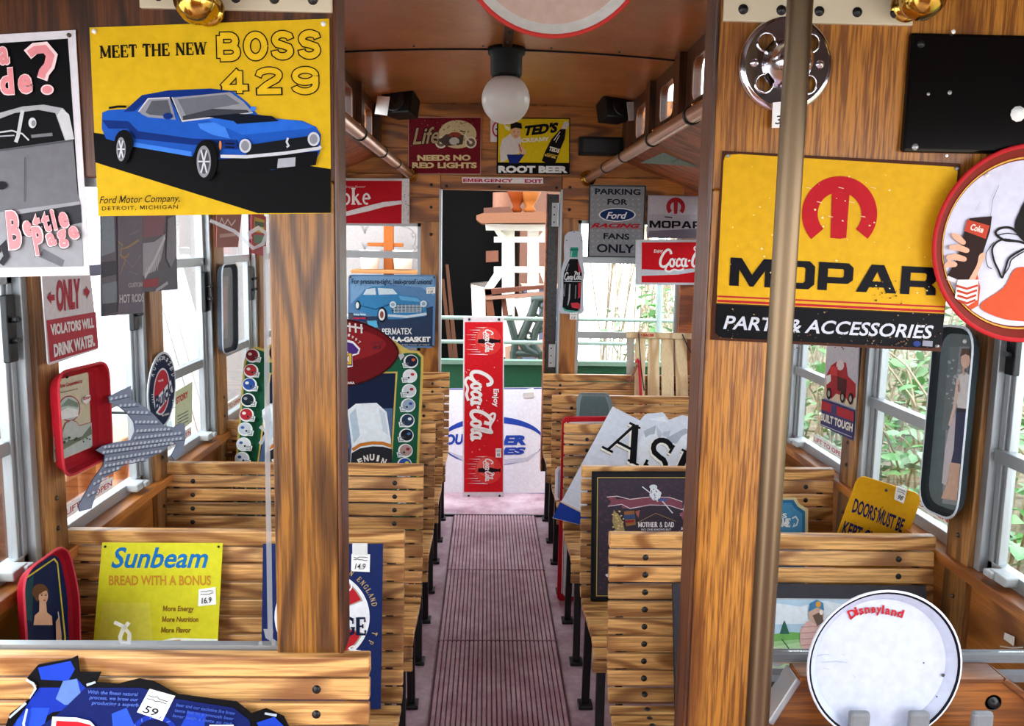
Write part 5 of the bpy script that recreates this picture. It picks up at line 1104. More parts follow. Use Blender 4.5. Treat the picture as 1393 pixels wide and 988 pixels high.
for bx0 in (45, -160, -365):
    a.poly([(bx0, 700), (bx0+40, 668), (bx0+140, 664), (bx0+188, 708), (bx0+208, 840), (bx0+214, 1280), (bx0-10, 1280), (bx0+20, 870)], '#e6edf2'); a.poly([(bx0+10, 720), (bx0+40, 690), (bx0+60, 820), (bx0+30, 860)], '#b9cad8'); a.poly([(bx0+150, 690), (bx0+180, 712), (bx0+196, 820), (bx0+170, 800)], '#ccd8e2')
    a.stroke([(bx0+24, 890), (bx0+60, 866), (bx0+120, 856), (bx0+170, 858), (bx0+212, 872)], 16, '#c4762c'); a.poly([(bx0+20, 905), (bx0+60, 882), (bx0+120, 872), (bx0+170, 874), (bx0+214, 886), (bx0+216, 1280), (bx0-8, 1280)], '#2a2a30')
    arctext(a, 'GENUINE', bx0+118, 1190, 130, 250, -34, 34, 32, '#ece6de', bold=.05)
a.poly(ball(1.0), '#3c0a0e'); a.poly([(cx+(x-cx)*.97, cy+(y-cy)*.95) for x, y in ball(1)], '#6a1218'); a.poly([(cx+(x-cx)*.8, cy-40+(y-cy)*.5) for x, y in ball(1)], '#8a2024')
a.stroke([(-150, 285), (0, 288), (120, 308)], 9, '#e2d8d4')
for x in range(-140, 120, 28): a.stroke([(x, 274+abs(x)*.12), (x+2, 318+abs(x)*.12)], 8, '#e2d8d4')
arctext(a, 'JANUARY 26, 1997', -18, 620, 210, 290, -40, 34, 14, '#e6d8d0', bold=.02)
a.poly([(-90, 380), (20, 372), (48, 362), (75, 370), (108, 405), (100, 430), (70, 440), (72, 490), (20, 500), (-100, 505)], '#ece8ee'); a.poly([(14, 395), (40, 372), (72, 380), (100, 410), (92, 428), (64, 432)], '#4a2c78'); a.text('XXXI', (-96, 488), (70, 486), 66, '#3a2468', bold=.08); a.text('XXXI', (-92, 482), (66, 480), 56, '#e0b430', bold=.04)
a.poly([(0, 510), (30, 516), (35, 540), (15, 560), (-5, 562)], '#4a86c8'); a.text('NEW ORLEANS, LOUISIANA', (-100, 576), (80, 574), 12, '#ece4e0', bold=.03)
a.poly([(290, 434), (312, 426), (320, 440), (300, 462)], '#b9b4b8')
def helmet(x, y, s, k, flip=1, dot='#b8322e'):
    a.ell((x, y), 35*s, 33*s, '#dfe6e4'); a.poly([(x-flip*8*s, y), (x-flip*42*s, y+8*s), (x-flip*36*s, y+32*s), (x-flip*4*s, y+30*s)], '#dfe6e4')
    a.ell((x+flip*2*s, y-2*s), 29*s, 27*s, k); a.ell((x-flip*6*s, y+8*s), 5*s, 5*s, '#2a2a2e'); a.ell((x+flip*12*s, y-8*s), 9*s, 7*s, dot)
    for d in (8, 16, 24): a.stroke([(x-flip*12*s, y+d*s), (x-flip*34*s, y+(d+2)*s)], 3*s, '#6a6e74')
    a.stroke([(x-flip*34*s, y+8*s), (x-flip*32*s, y+28*s)], 3*s, '#6a6e74')
for i, (y, k, d) in enumerate(((466, '#1c2238', '#c9602c'), (536, '#d8dadc', '#b8322e'), (607, '#c4c8cc', '#8a2030'), (676, '#8fa0b4', '#2c4a8a'), (749, '#23344c', '#d8dce0'), (820, '#15181e', '#3a6a9a'), (893, '#a98a84', '#8a2030'), (958, '#2c50a0', '#d8d040'), (1030, '#d8dadc', '#b8322e'), (1100, '#1c3a2c', '#d8c040'), (1170, '#6a1c24', '#d8c040'))): helmet(350-i*4.2, y, 1.0, k, 1, d)
for i, (y, k, d) in enumerate(((440, '#7a2028', '#d8c8b8'), (512, '#a82c30', '#e6e0dc'), (578, '#2c4f9a', '#e0e4e8'), (652, '#18222e', '#8a9098'), (722, '#b02830', '#e8e4e0'), (790, '#b9c0c8', '#3a5a9a'), (862, '#d4d8dc', '#3a5a9a'), (930, '#c4ccd4', '#2a4a8a'), (1000, '#d8b040', '#20304a'), (1070, '#283040', '#b8c0c8'))): helmet(-402-i*6.5, y, 1.0, k, -1, d)
o = a.done('football_sign', 'arch-shaped tin sign with a football, bottle tops and rows of helmets', 'sign'); price(a, [(160, 370), (232, 366), (232, 416), (158, 418)], '85', o)
# ---- bread sign and navy garage sign on the second left bench
a = seatlean(1).fr(0, 600, 2.5468)
a.slab([(355, 352), (772, 354), (745, 880), (308, 872)], '#cfc92c', .003)
a.poly([(360, 560), (520, 560), (530, 700), (335, 700)], '#d4cc48')
a.text('Sunbeam', (384, 440), (735, 440), 76, '#1c6aa8', bold=.02, shear=.32); a.text('BREAD WITH A BONUS', (378, 500), (732, 500), 36, '#c08a2a', bold=.03)
for i, t_ in enumerate(('More Energy', 'More Nutrition', 'More Flavor')): a.text(t_, (565-i*3, 590+i*37), ((674, 690, 664)[i], 590+i*37), 20, '#8a6a24', bold=.03, shear=.12)
a.poly([(525, 700), (600, 682), (755, 686), (752, 740), (745, 870), (510, 866)], '#e6ecd8'); a.poly([(545, 715), (575, 692), (625, 688), (655, 712), (648, 760), (640, 850), (550, 850)], '#c98f3a'); a.poly([(553, 720), (580, 700), (622, 697), (645, 716), (638, 760), (632, 842), (558, 842)], '#efe2b4')
o = a.done('tin_sign', 'yellow green bread sign with blue script lettering on the bench', 'sign'); price(a, [(690, 514), (748, 506), (750, 566), (688, 572)], '16.9', o); screws(a, [(366, 366), (758, 366)], o, 4, 'iron')
a = seatlean(1, .006).fr(440, 700, 3.4294)
a.slab([(-282, 137), (278, 137), (268, 908), (-292, 900)], '#1c2a5a', .003); a.ell((-6, 478), 222, 215, '#e9ecf0', n=60)
for t0, t1 in ((18, 68), (112, 152), (-68, -18), (-152, -112)):
    a.poly([(-6+205*math.sin(math.radians(t)), 478-200*math.cos(math.radians(t))) for t in range(t0, t1+1, 5)]+[(-6+128*math.sin(math.radians(t)), 478-128*math.cos(math.radians(t))) for t in range(t1, t0-1, -5)], '#a8a094'); a.poly([(-6+198*math.sin(math.radians(t)), 478-194*math.cos(math.radians(t))) for t in range(t0+2, t1-1, 2)]+[(-6+134*math.sin(math.radians(t)), 478-134*math.cos(math.radians(t))) for t in range(t1-2, t0+1, -2)], '#b3262e')
a.serif('GE', (92, 562), (205, 562), 82, '#16203c', wt=1.25); a.serif('D', (92, 352), (128, 366), 46, '#f0f0f0', wt=1.2); a.serif('R', (136, 658), (176, 632), 40, '#f0f0f0', wt=1.2)
arctext(a, 'IN ENGLAND', -6, 478, 240, 232, 28, 76, 24, '#b9a470', serif=True); arctext(a, 'TP', -6, 478, 246, 240, 108, 118, 24, '#b9a470', serif=True)
o = a.done('tin_sign', 'navy blue sign with a white disc and red panels, half behind the post', 'sign')
b = a.sub(); b.slab([(136, 134), (206, 134), (206, 190), (136, 190)], '#dcdcd8', -.003); b.done('paper_strip', parent=o); price(a, [(132, 184), (218, 186), (216, 268), (130, 264)], '14.9', o)
# ---- blue and black cut-out sign on the nearest left bench
a = seatlean(0).fr(0, 830, 2.4875)
a.slab([(-40, 560), (20, 393), (35, 350), (100, 300), (125, 255), (92, 230), (130, 185), (240, 165), (262, 154), (268, 210), (342, 210), (325, 245), (400, 250), (470, 232), (520, 242), (600, 285), (700, 298), (800, 310), (850, 350), (900, 333), (960, 360), (985, 410), (1010, 560), (960, 800), (20, 800)], '#08080c', .004)
a.poly([(130, 195), (240, 172), (255, 200), (232, 240), (140, 235)], '#1c3cb0'); a.poly([(105, 305), (135, 262), (230, 262), (260, 230), (290, 262), (285, 330), (180, 345), (60, 420), (40, 400)], '#16309c'); a.poly([(190, 300), (215, 240), (262, 232), (285, 320), (220, 320)], '#5a78b4'); a.poly([(60, 370), (110, 330), (170, 330), (150, 393), (80, 480), (20, 500)], '#2448c0')
a.poly([(292, 262), (480, 262), (600, 300), (790, 330), (845, 372), (860, 450), (900, 600), (60, 620), (100, 420), (200, 350)], '#101c58'); a.poly([(380, 350), (430, 330), (480, 440), (440, 600), (400, 600)], '#2a50c8'); a.poly([(640, 340), (700, 350), (680, 470), (610, 600), (600, 420)], '#1f3fb4'); a.poly([(870, 380), (930, 360), (970, 400), (960, 440), (890, 420)], '#1c3cb0')
a.ell((525, 420), 80, 68, '#16309c'); a.ell((525, 420), 62, 52, '#0c1440')
for i in range(14): a.stroke([(525+66*math.cos(i*.45), 420+56*math.sin(i*.45)), (525+78*math.cos(i*.45+.1), 420+66*math.sin(i*.45+.1))], 3, '#5a78d0')
for i, t_ in enumerate(('With the finest natural', 'process, we brew our', 'producing a superb')): a.text(t_, (300+i*8, 280+i*18), (472+i*2, 288+i*18), 13, '#4a64b8', bold=.02, shear=.2)
for i, t_ in enumerate(('beer and our exclusive fire brew', 'taste but to a smooth beer', 'lager with a taste so rich')): a.text(t_, (600-i*6, 322+i*18), (800-i*4, 352+i*18), 12, '#3a54a8', bold=.02, shear=.2)
for t_, p, q, h in (('R', (150, 640), (420, 650), 300), ('I', (690, 640), (800, 640), 270)):
    a.text(t_, p, q, h, '#e6e6ee', bold=.085, shear=.1); a.text(t_, (p[0]+14, p[1]-14), (q[0]-14, q[1]-14), h-28, '#c81c28', bold=.055, shear=.1)
for P in ([(96, 232), (120, 245), (128, 262), (108, 296)], [(330, 240), (300, 250)], [(40, 360), (96, 310)], [(100, 330), (88, 380), (92, 400)], [(900, 345), (940, 352)]): a.stroke(P, [7, 9, 6, 3][:len(P)], '#aeb8c4')
o = a.done('cutout_sign', 'blue and black cut-out beer sign with red letters on the nearest bench', 'sign'); price(a, [(508, 266), (594, 290), (552, 374), (466, 344)], '59', o)
# ---- mountain shaped white sign on the third right bench, and the red-edged white board behind it
a = seatlean(3).fr(720, 480, 3.8)
hid = [(1000, 268), (1060, 330), (1130, 380), (1190, 470), (1110, 640), (700, 905)]
a.slab([(430, 278), (572, 350), (600, 318), (690, 307), (722, 347), (790, 322), (826, 331), (905, 292)]+hid+[(420, 985), (120, 855)], '#d2d8e4', .006, '#8f9aa8')
a.poly([(160, 768), (285, 832), (420, 892), (700, 830), (690, 905), (420, 980), (122, 853)], '#1e3a92'); a.stroke([(160, 768), (285, 832), (420, 892)], 8, '#c9b7a0'); a.stroke([(124, 850), (420, 980)], 9, '#c9b7a0')
for P, k in (([(560, 470), (600, 400), (655, 372), (700, 420), (760, 430), (800, 392), (860, 400), (905, 360), (905, 600), (560, 600)], '#dfe4ec'), ([(590, 405), (655, 374), (648, 420), (620, 425), (600, 440)], '#aab2bf'), ([(655, 374), (690, 420), (670, 450), (660, 420)], '#bcc4d0'),
             ([(700, 445), (800, 392), (850, 400), (790, 430), (760, 470), (730, 465)], '#aab2bf'), ([(770, 520), (880, 450), (905, 420), (905, 440), (840, 500)], '#b4bcc8'), ([(690, 410), (730, 402), (720, 440), (690, 432)], '#b9c1cc'), ([(620, 345), (690, 330), (720, 360), (660, 352)], '#e2e7ee')): a.poly(P, k)
for i in range(9): a.stroke([(445-i*34, 300+i*58), (560-i*34+8, 358+i*58-16)], 1.5, '#bfc6d2', 3)
up = (78, -168)
for d, k, w in (((-9, 12), '#8d8378', 1.0), ((-6, 8), '#f0ece4', 1.25), ((0, 0), '#101014', 1.0)): a.serif('ASPEN', (385+d[0], 497+d[1]), (1205+d[0], 915+d[1]), 180, k, wt=w*1.1, up=up)
a.done('cutout_sign', 'white mountain-shaped sign with black serif letters and a blue band', 'sign')
a = LEAN(3.945, .004, 3.80, .93).fr(740, 540, 3.293)
a.slab([(82, 92), (420, 88), (420, 925), (58, 915)], '#b8222c', .012, '#b8222c', r=.03); a.rpoly([(104, 112), (402, 108), (402, 905), (84, 893)], .02, '#d9dcdc')
a.stroke([(100, 112), (96, 300), (90, 500), (84, 700), (80, 880)], 4, '#f0e8e6'); a.poly([(110, 118), (400, 114), (400, 140), (108, 140)], '#f4f2f0')
a.done('sign_board', 'white board with a red rounded border standing on the floor behind a bench', 'sign')
a = LEAN(4.02, .30, 4.12, .62).fr(740, 540, 3.293)
a.tray([(52, 312), (240, 308), (240, 500), (48, 470)], .03, .012, .014, '#e4e6ea', '#9aa6bd'); a.done('rectangular_tray', 'white-edged blue grey tray on the bench behind the red-bordered board', 'tray')
a = seatlean(4).fr(720, 480, 3.8)
a.tray([(262, 208), (405, 210), (428, 262), (440, 420), (240, 415), (246, 240)], .01, .01, .02, '#7f8f92', '#5a6a6c'); a.done('rectangular_tray', 'grey green metal tray peeping above the bench below the sled', 'tray')
# ---- framed dark family print on the second right bench
a = seatlean(2, .012).fr(790, 540, 4.488)
P0 = [(70, 456), (850, 456), (850, 1246), (62, 1246)]
a.slab(P0, '#131316', .016)
a.poly([(84, 470), (836, 470), (836, 1232), (76, 1232)], '#1d1d20'); a.stroke([(103, 494), (820, 494), (820, 1215), (96, 1215)], 5, '#b39a54', closed=True); a.poly([(110, 502), (812, 502), (812, 1206), (104, 1206)], '#3b333d')
speck(a, (120, 510, 800, 600), 70, '#4d3344', (4, 14), 41); speck(a, (115, 560, 180, 1190), 50, '#4f3a48', (4, 14), 42); speck(a, (690, 560, 805, 1190), 40, '#4f3a48', (4, 14), 43)
a.poly([(158, 612), (220, 604), (212, 625), (300, 625), (420, 610), (540, 612), (620, 640), (620, 690), (540, 662), (420, 660), (300, 682), (250, 680), (250, 655), (200, 660), (165, 668), (185, 640)], '#7a4652'); a.stroke([(158, 612), (220, 606), (300, 626), (420, 611), (540, 613), (620, 640)], 4, '#d8c6cc'); a.stroke([(165, 668), (250, 656), (300, 682), (420, 660), (540, 663), (620, 690)], 4, '#d8c6cc'); a.poly([(650, 640), (730, 625), (730, 680), (670, 690), (640, 670)], '#7a4652'); a.stroke([(650, 640), (730, 626)], 4, '#d8c6cc')
a.stroke([(374, 548), (440, 600), (470, 640)], 6, '#ccd0d8'); a.stroke([(560, 710), (500, 640), (450, 600)], 6, '#ccd0d8'); a.ell((442, 550), 24, 14, '#c9ccd4'); a.poly([(425, 556), (460, 556), (492, 585), (480, 626), (440, 632), (418, 600)], '#d4d6dc'); a.poly([(470, 620), (540, 622), (520, 636), (480, 638)], '#4a5a8a'); speck(a, (420, 560, 490, 625), 14, '#6d6f7a', (3, 7), 44)
a.poly([(262, 700), (325, 694), (335, 780), (275, 790)], '#8a5e3a'); a.poly([(258, 722), (330, 716), (332, 745), (262, 750)], '#3a4a6c'); a.poly([(270, 755), (325, 750), (325, 765), (275, 770)], '#8a2a30'); a.poly([(200, 690), (230, 720), (255, 760), (270, 830), (220, 834), (190, 760)], '#9a8458'); a.poly([(330, 700), (360, 690), (350, 740)], '#9a5a50'); speck(a, (190, 690, 270, 840), 24, '#c9b27a', (4, 9), 45)
a.stroke([(630, 660), (625, 720), (640, 760)], 8, '#c4b4bc'); a.poly([(600, 710), (650, 690), (690, 740), (690, 800), (660, 840), (635, 780)], '#8c5062'); speck(a, (600, 680, 700, 830), 26, '#d4c2c8', (3, 8), 46); a.stroke([(340, 770), (455, 710), (580, 760)], 3, '#9a7c50')
a.serif('MOTHER & DAD', (348, 794), (568, 794), 30, '#e6e2e4', wt=1.1)
a.text('NO ONE KNOWS BUT', (368, 816), (550, 816), 14, '#c9c2c8', bold=.02); a.text('MOTHER AND DAD', (388, 838), (540, 838), 14, '#c9c2c8', bold=.02)
a.poly([(150, 1080), (188, 1078), (188, 1096), (160, 1098), (150, 1092)], '#d8d8dc')
o = a.done('framed_print', 'black framed dark print with a pink ribbon banner and white lettering', 'picture')
# ---- framed golf picture on the first right bench
a = seatlean(1, .012).fr(1000, 700, 3.43)
a.slab([(-290, 322), (890, 334), (905, 958), (-278, 952)], '#3d3c42', .016, '#2a2a2e')
a.poly([(-205, 388), (838, 396), (846, 740), (-196, 735)], '#b9bdc2'); a.poly([(-198, 394), (830, 402), (838, 714), (-190, 712)], '#b4d0e4')
a.poly([(-198, 420), (100, 400), (300, 430), (420, 402), (600, 440), (830, 410), (830, 500), (-190, 520)], '#dfe9f0'); a.poly([(-195, 575), (160, 560), (260, 548), (400, 560), (834, 540), (838, 714), (-190, 712)], '#74b060'); a.poly([(-192, 640), (200, 590), (320, 580), (836, 620), (838, 714), (-190, 712)], '#9cc98c'); a.poly([(160, 620), (330, 590), (500, 640), (500, 714), (150, 714)], '#b7dba8')
for x, y, s in ((170, 540, 26), (228, 545, 44), (120, 545, 34), (40, 550, 50)): a.poly([(x-s*.5, y+12), (x-s*.2, y-s*.7), (x, y-s*1.2), (x+s*.25, y-s*.6), (x+s*.55, y+12)], '#3a6a5c')
a.stroke([(215, 580), (240, 612), (258, 640)], 5, '#3d6a44'); a.poly([(300, 540), (330, 500), (370, 490), (400, 520), (390, 600), (350, 660), (312, 640), (300, 590)], '#d9b4ac'); 
for i in range(4): a.stroke([(306, 525+i*28), (385, 520+i*28)], 4, '#b98a84')
a.ell((375, 468), 36, 42, '#c9a896'); a.poly([(338, 455), (345, 415), (378, 396), (408, 412), (412, 448), (380, 432)], '#4a80a8'); a.ell((385, 418), 12, 14, '#d99a3a'); a.poly([(358, 470), (400, 450), (410, 500), (380, 520)], '#6d5a50'); a.ell((398, 455), 8, 12, '#f0e8e2')
a.poly([(160, 640), (190, 614), (196, 622), (170, 645)], '#d9c0c4'); a.ell((195, 678), 34, 30, '#9aa0a4'); a.ell((190, 668), 20, 14, '#c0c4c6'); a.stroke([(180, 690), (330, 688)], 8, '#a8937c')
a.poly([(-218, 395), (-150, 397), (-146, 700), (-212, 700)], '#e6e2e4'); a.poly([(-216, 430), (-152, 432), (-148, 660), (-212, 658)], '#c01c2a'); a.stroke([(-206, 540), (-190, 520), (-170, 545), (-180, 575), (-204, 560)], 9, '#f0e8e8')
o = a.done('framed_print', 'grey framed golf picture with green hills behind the round white tray', 'picture')
# ---- leaning yellow doors sign and small blue shaped sign
a = LEAN(2.60, .448, 2.48, .88).fr(1040, 420, 2.9065); a.vmin = 0.0
a.slab([(372, 656), (624, 736), (474, 1172), (214, 1092)], '#d9a01e', .004, r=.03)
NB = '#1e2450'
a.text('DOORS MUST BE', (343, 803), (540, 886), 62, NB, bold=.03, up=(16, -58)); a.text('KEPT CLOSED', (302, 892), (500, 968), 62, NB, bold=.03, up=(16, -58))
speck(a, (300, 700, 560, 900), 10, '#a87418', (2, 6), 51)
o = a.done('metal_sign', 'yellow metal sign about keeping doors closed, leaning in the window corner', 'sign'); price(a, [(520, 700), (562, 714), (548, 768), (512, 752)], '98', o); a.lay += 8; screws(a, [(480, 716), (452, 800)], o, 6)
a = seatlean(2, .010).fr(1040, 420, 2.9065)
a.slab([(-75, 748), (122, 746), (138, 772), (172, 792), (172, 1120), (-75, 1120)], '#c9b98c', .004); a.poly([(-66, 758), (114, 756), (130, 782), (160, 802), (158, 1110), (-66, 1110)], '#2f6c94'); a.poly([(-66, 770), (104, 768), (120, 790), (148, 810), (148, 900), (-66, 900)], '#4a8cb4')
a.text('IS', (62, 828), (88, 828), 20, '#e8ecea', bold=.04); a.serif('AME', (52, 862), (102, 864), 34, '#f0f2ee', wt=1.1); a.stroke([(108, 830), (122, 822), (132, 836), (126, 856), (112, 862), (118, 850)], 5, '#d4dfe4'); a.text('rade', (62, 905), (112, 906), 20, '#d9c48a', bold=.03, shear=.2)
o = a.done('shaped_sign', 'small blue sign with cut corners and cream edge beside the yellow sign', 'sign')
# ---- wooden sled standing on the last right bench
A0 = LEAN(5.175-.15, .452, 5.175-.035, .93).fr(780, 350, 5.49)
c = A0.w3(A0.uv((650, 900))); t = thing('wooden_sled', (c.x, c.y, .45), 'pale slatted wooden sled with red runners standing against the end window', 'sled')
def sl(name, P, k, h=0.0, th=.012, bev=.002):
    g = MB(); g.prism([A0.w3(A0.uv(p), h) for p in P], A0.n*-th, k); return wbuild(g, name, t, bev)
tr = sl('top_rail', [(394, 560), (890, 573), (890, 616), (394, 606)], 'sled_slat', .028, .018)
b = Art(A0.w3((0, 0), .028), A0.n).fr(780, 350, 5.49); b.text('RACER', (520, 592), (606, 594), 22, '#c03a30', bold=.06, shear=.15); b.ell((508, 580), 6, 6, '#c03a30'); b.done('lettering', parent=tr)
yb_ = 1330
for x0, x1 in ((464, 536), (556, 640), (656, 742), (758, 842)):
    f = lambda x: x+(x-640)*.10; sl('slat', [(x0, 604), (x1, 604), (f(x1), yb_), (f(x0), yb_)], 'sled_slat', .012)
sl('side_board', [(398, 604), (450, 604), (452, 880), (398, 880)], '#b9b2a4', .004, .01)
sl('cross_bar', [(400, 892), (960, 900), (960, 930), (398, 925)], 'red_oak', -.006, .02); sl('cross_bar', [(400, 1180), (960, 1186), (960, 1216), (398, 1211)], 'red_oak', -.006, .02)
for P in ([(464, 790), (474, 768), (486, 790), (496, 1000), (500, yb_)], [(884, 800), (896, 774), (910, 800), (930, 1000), (945, yb_)]):
    g = MB(); g.tube([A0.w3(A0.uv(p), .03) for p in P], .009, '#c8303c', 10); wbuild(g, 'runner', t)
sl('steering_arm', [(466, 800), (482, 806), (410, 960), (396, 950)], 'red_oak', .04, .012)
g = MB(); p = A0.w3(A0.uv((926, 822)), .02); g.tube([p-Vector((.02, 0, 0)), p+Vector((.014, 0, 0))], .008, 'whitepaint', 10); wbuild(g, 'knob', t)
for P in ([(480, 572), (486, 680), (496, 820), (520, 1000)], [(804, 580), (836, 660), (884, 744)]):
    g = MB(); g.tube([A0.w3(A0.uv(p), .036) for p in P], .004, 'iron', 6); wbuild(g, 'cord', t)
# ---- signs on the right side wall
a = XR(XRW-.035).fr(1060, 440, 4.183)
a.slab([(278, 60), (462, 40), (430, 668), (245, 580)], '#8a8490', .002); a.poly([(278, 62), (460, 42), (440, 492), (255, 425)], '#b4aeb2'); a.poly([(262, 330), (448, 360), (440, 480), (256, 420)], '#cdb89c')
a.poly([(300, 240), (335, 215), (385, 225), (395, 300), (440, 345), (440, 420), (400, 450), (380, 420), (330, 400), (300, 430), (275, 400), (270, 300)], '#9c2a30'); a.ell((352, 238), 22, 30, '#c9b8b4'); a.poly([(335, 300), (390, 320), (385, 400), (335, 380)], '#4a2426'); a.poly([(272, 300), (300, 290), (300, 330), (275, 350)], '#d8d0cc'); a.poly([(300, 240), (340, 250), (335, 300), (295, 290)], '#c23a3e')
for x, y in ((290, 400), (415, 430), (370, 420)): a.ell((x, y), 14, 34, '#1d1616'); a.ell((x, y), 7, 18, '#a89a90')
a.poly([(255, 428), (440, 494), (430, 668), (245, 580)], '#3c3a66'); a.poly([(254, 440), (438, 506), (436, 560), (250, 490)], '#a82c34'); a.poly([(310, 462), (340, 472), (338, 522), (306, 510)], '#3c3a66'); a.text('BUILT TOUGH', (248, 552), (430, 620), 46, '#e6dccb', bold=.04, up=(4, -46)); a.stroke([(248, 575), (428, 648)], 4, '#c9c4cc')
a.done('paper_poster', 'poster of a red truck over BUILT TOUGH lettering on the window post', 'poster')
a = XR(XRW-.05).fr(1040, 420, 2.9065)
P0 = [(706, 72), (800, 66), (856, 150), (846, 330), (800, 790), (752, 838), (648, 786), (642, 740)]
a.tray([(700, 60), (862, 76), (788, 850), (636, 786)], .07, .02, .022, '#2d3438', '#5f6a6c', '#c9d0d8')
a.poly([(735, 150), (815, 150), (775, 780), (705, 770)], '#8b8e92'); a.poly([(735, 150), (775, 150), (740, 480), (705, 480)], '#6e7678'); speck(a, (725, 200, 780, 480), 30, '#a4aaac', (4, 10), 61)
a.poly([(772, 262), (800, 250), (822, 270), (822, 380), (812, 400), (768, 395), (760, 340)], '#d6d2d0'); a.poly([(766, 270), (778, 290), (770, 350), (755, 420), (742, 470), (732, 460), (750, 390)], '#d8c0b4'); a.poly([(766, 392), (814, 398), (810, 412), (764, 408)], '#38363a')
a.poly([(764, 408), (810, 412), (796, 620), (728, 605), (735, 500)], '#3f425c'); a.poly([(735, 480), (764, 410), (755, 560), (725, 700), (708, 690), (720, 560)], '#c4bcc0'); a.poly([(742, 608), (782, 614), (768, 760), (706, 750), (730, 690)], '#c9a692'); a.ell((803, 205), 18, 32, '#dcb8a4'); a.poly([(782, 190), (790, 158), (815, 158), (826, 190), (804, 180)], '#5a4a42'); a.stroke([(796, 235), (796, 262)], 12, '#dcb8a4'); a.stroke([(776, 300), (778, 330)], 6, '#8a3a34')
o = a.done('oblong_tray', 'long dark oblong tray picturing a standing lady in a dark skirt', 'tray'); screws(a, [(797, 130)], o, 5, 'card')
# white scraps of old stickers on the right wall panel
a = XR(XRW-.003).fr(1240, 680, 3.21); a.slab([(408, 580), (452, 600), (448, 640), (404, 608)], '#ece8e0', .001); a.stroke([(390, 640), (440, 648), (491, 645)], 6, '#ddd6cc')
a.done('paper_scrap', 'torn white sticker scrap on the wall panel under the nearest window', 'scrap')
# pale green advertising card under the right hand ceiling cove and a silver one nearer
a = YP(4.45).fr(780, 100, 6.173); a.slab([(560, 752), (700, 690), (900, 592), (1240, 640), (1240, 815), (1100, 792), (900, 772)], '#8fa39c', .003); a.text('hand lettered', (830, 755), (1010, 655), 22, '#5d706c', shear=.3); o = a.done('paper_card', 'pale green card fixed up under the ceiling beside the hand rail', 'card')
g = MB(); p = a.w3(a.uv((900, 592))); g.tube([p, (p.x, p.y, 2.12)], .003, 'iron', 6); wbuild(g, 'hook', o)
a = YP(4.05).fr(780, 100, 6.173); a.slab([(905, 600), (1000, 520), (1200, 412), (1250, 420), (1250, 635)], '#b9b3b6', .004); a.poly([(1040, 570), (1220, 540), (1220, 620), (1120, 600)], '#6d666c'); a.poly([(1060, 530), (1200, 440), (1215, 470), (1100, 560)], '#d6d0d2'); o = a.done('paper_card', 'silvery crumpled card fixed up under the ceiling beside the copper hand rail', 'card')
g = MB(); p = a.w3(a.uv((1100, 470))); g.tube([p, (p.x, p.y, 2.12)], .003, 'iron', 6); wbuild(g, 'hook', o)
# ---- signs on the left side wall
a = XL(XLW+.028).fr(120, 280, 4.493)
a.slab([(330, -60), (530, -30), (545, 510), (330, 530)], '#5f5a62', .002); a.poly([(330, 60), (470, 60), (455, 180), (330, 200)], '#8a5a64'); a.poly([(330, 230), (400, 220), (470, 170), (440, 330), (400, 400), (330, 430)], '#a9a4ac'); a.stroke([(340, 440), (400, 330), (465, 190)], 22, '#cfcad0'); a.poly([(330, 455), (425, 440), (420, 495), (330, 500)], '#96343c'); a.poly([(480, 80), (520, 60), (535, 300), (500, 380), (470, 320)], '#88838c'); a.stroke([(405, 520), (480, 470)], 20, '#aaa6ae')
for i in range(7): a.stroke([(338+i*12, 420-i*4), (350+i*12, 380-i*14)], 6, '#e0dce0')
a.done('paper_poster', 'dark faded poster with a pale streaking figure, right of the hot rod poster', 'poster')
a = XL(XLW+.040).fr(120, 280, 4.493)
a.slab([(72, -60), (330, -60), (332, 655), (78, 678)], '#6a616c', .002); a.poly([(74, -50), (150, -50), (160, 280), (76, 310)], '#8c95a0'); a.poly([(76, 345), (165, 335), (168, 420), (78, 440)], '#3f3d46'); a.poly([(78, 480), (170, 460), (172, 590), (80, 600)], '#7d838c'); a.poly([(80, 600), (170, 590), (172, 650), (80, 672)], '#4a4852'); a.poly([(170, 40), (320, 40), (320, 600), (176, 640)], '#6e6470')  # left part: window-frame reflection painted into the poster's colours
for P in ([(165, 210), (200, 240), (190, 300), (220, 330), (200, 380), (185, 420)], [(180, 270), (240, 250), (300, 210)], [(190, 320), (230, 310), (240, 290)], [(200, 370), (215, 350)]): a.stroke(P, [3, 12, 14, 10, 8, 3][:len(P)], '#a8875c')
for P in ([(220, 330), (260, 380), (310, 300)], [(240, 180), (300, 150)], [(230, 400), (290, 420)]): a.stroke(P, 4, '#8a84a0')
a.text('CUSTOM', (232, 500), (318, 494), 30, '#b9b0b4', bold=.03, up=(0, -30)); a.text('HOT RODS', (176, 596), (326, 586), 56, '#c4bcc0', bold=.03, up=(0, -56))
a.done('paper_poster', 'faded purple grey hot rod poster with flames on the window', 'poster')
a = XL(XLW+.045).fr(0, 360, 3.293)
a.slab([(184, 40), (402, 34), (441, 378), (214, 452)], '#d6ccd0', .003, '#ece6ea', r=.012); a.poly([(204, 250), (426, 212), (438, 372), (220, 438)], '#b03844')
a.text('ONLY', (250, 212), (358, 196), 150, '#a82838', bold=.05, up=(-4, -150)); a.poly([(205, 148), (224, 118), (222, 136), (240, 134), (241, 160), (224, 162), (226, 178)], '#a82838'); a.poly([(398, 122), (380, 94), (381, 110), (369, 112), (372, 138), (384, 136), (384, 152)], '#a82838')
a.text('VIOLATORS WILL', (222, 318), (416, 282), 52, '#e8dede', bold=.05, up=(-4, -52)); a.text('DRINK WATER.', (236, 416), (420, 364), 62, '#e8dede', bold=.05, up=(-4, -62))
a.done('tin_sign', 'white and red ONLY sign with arrows above the red rectangular tray', 'sign')
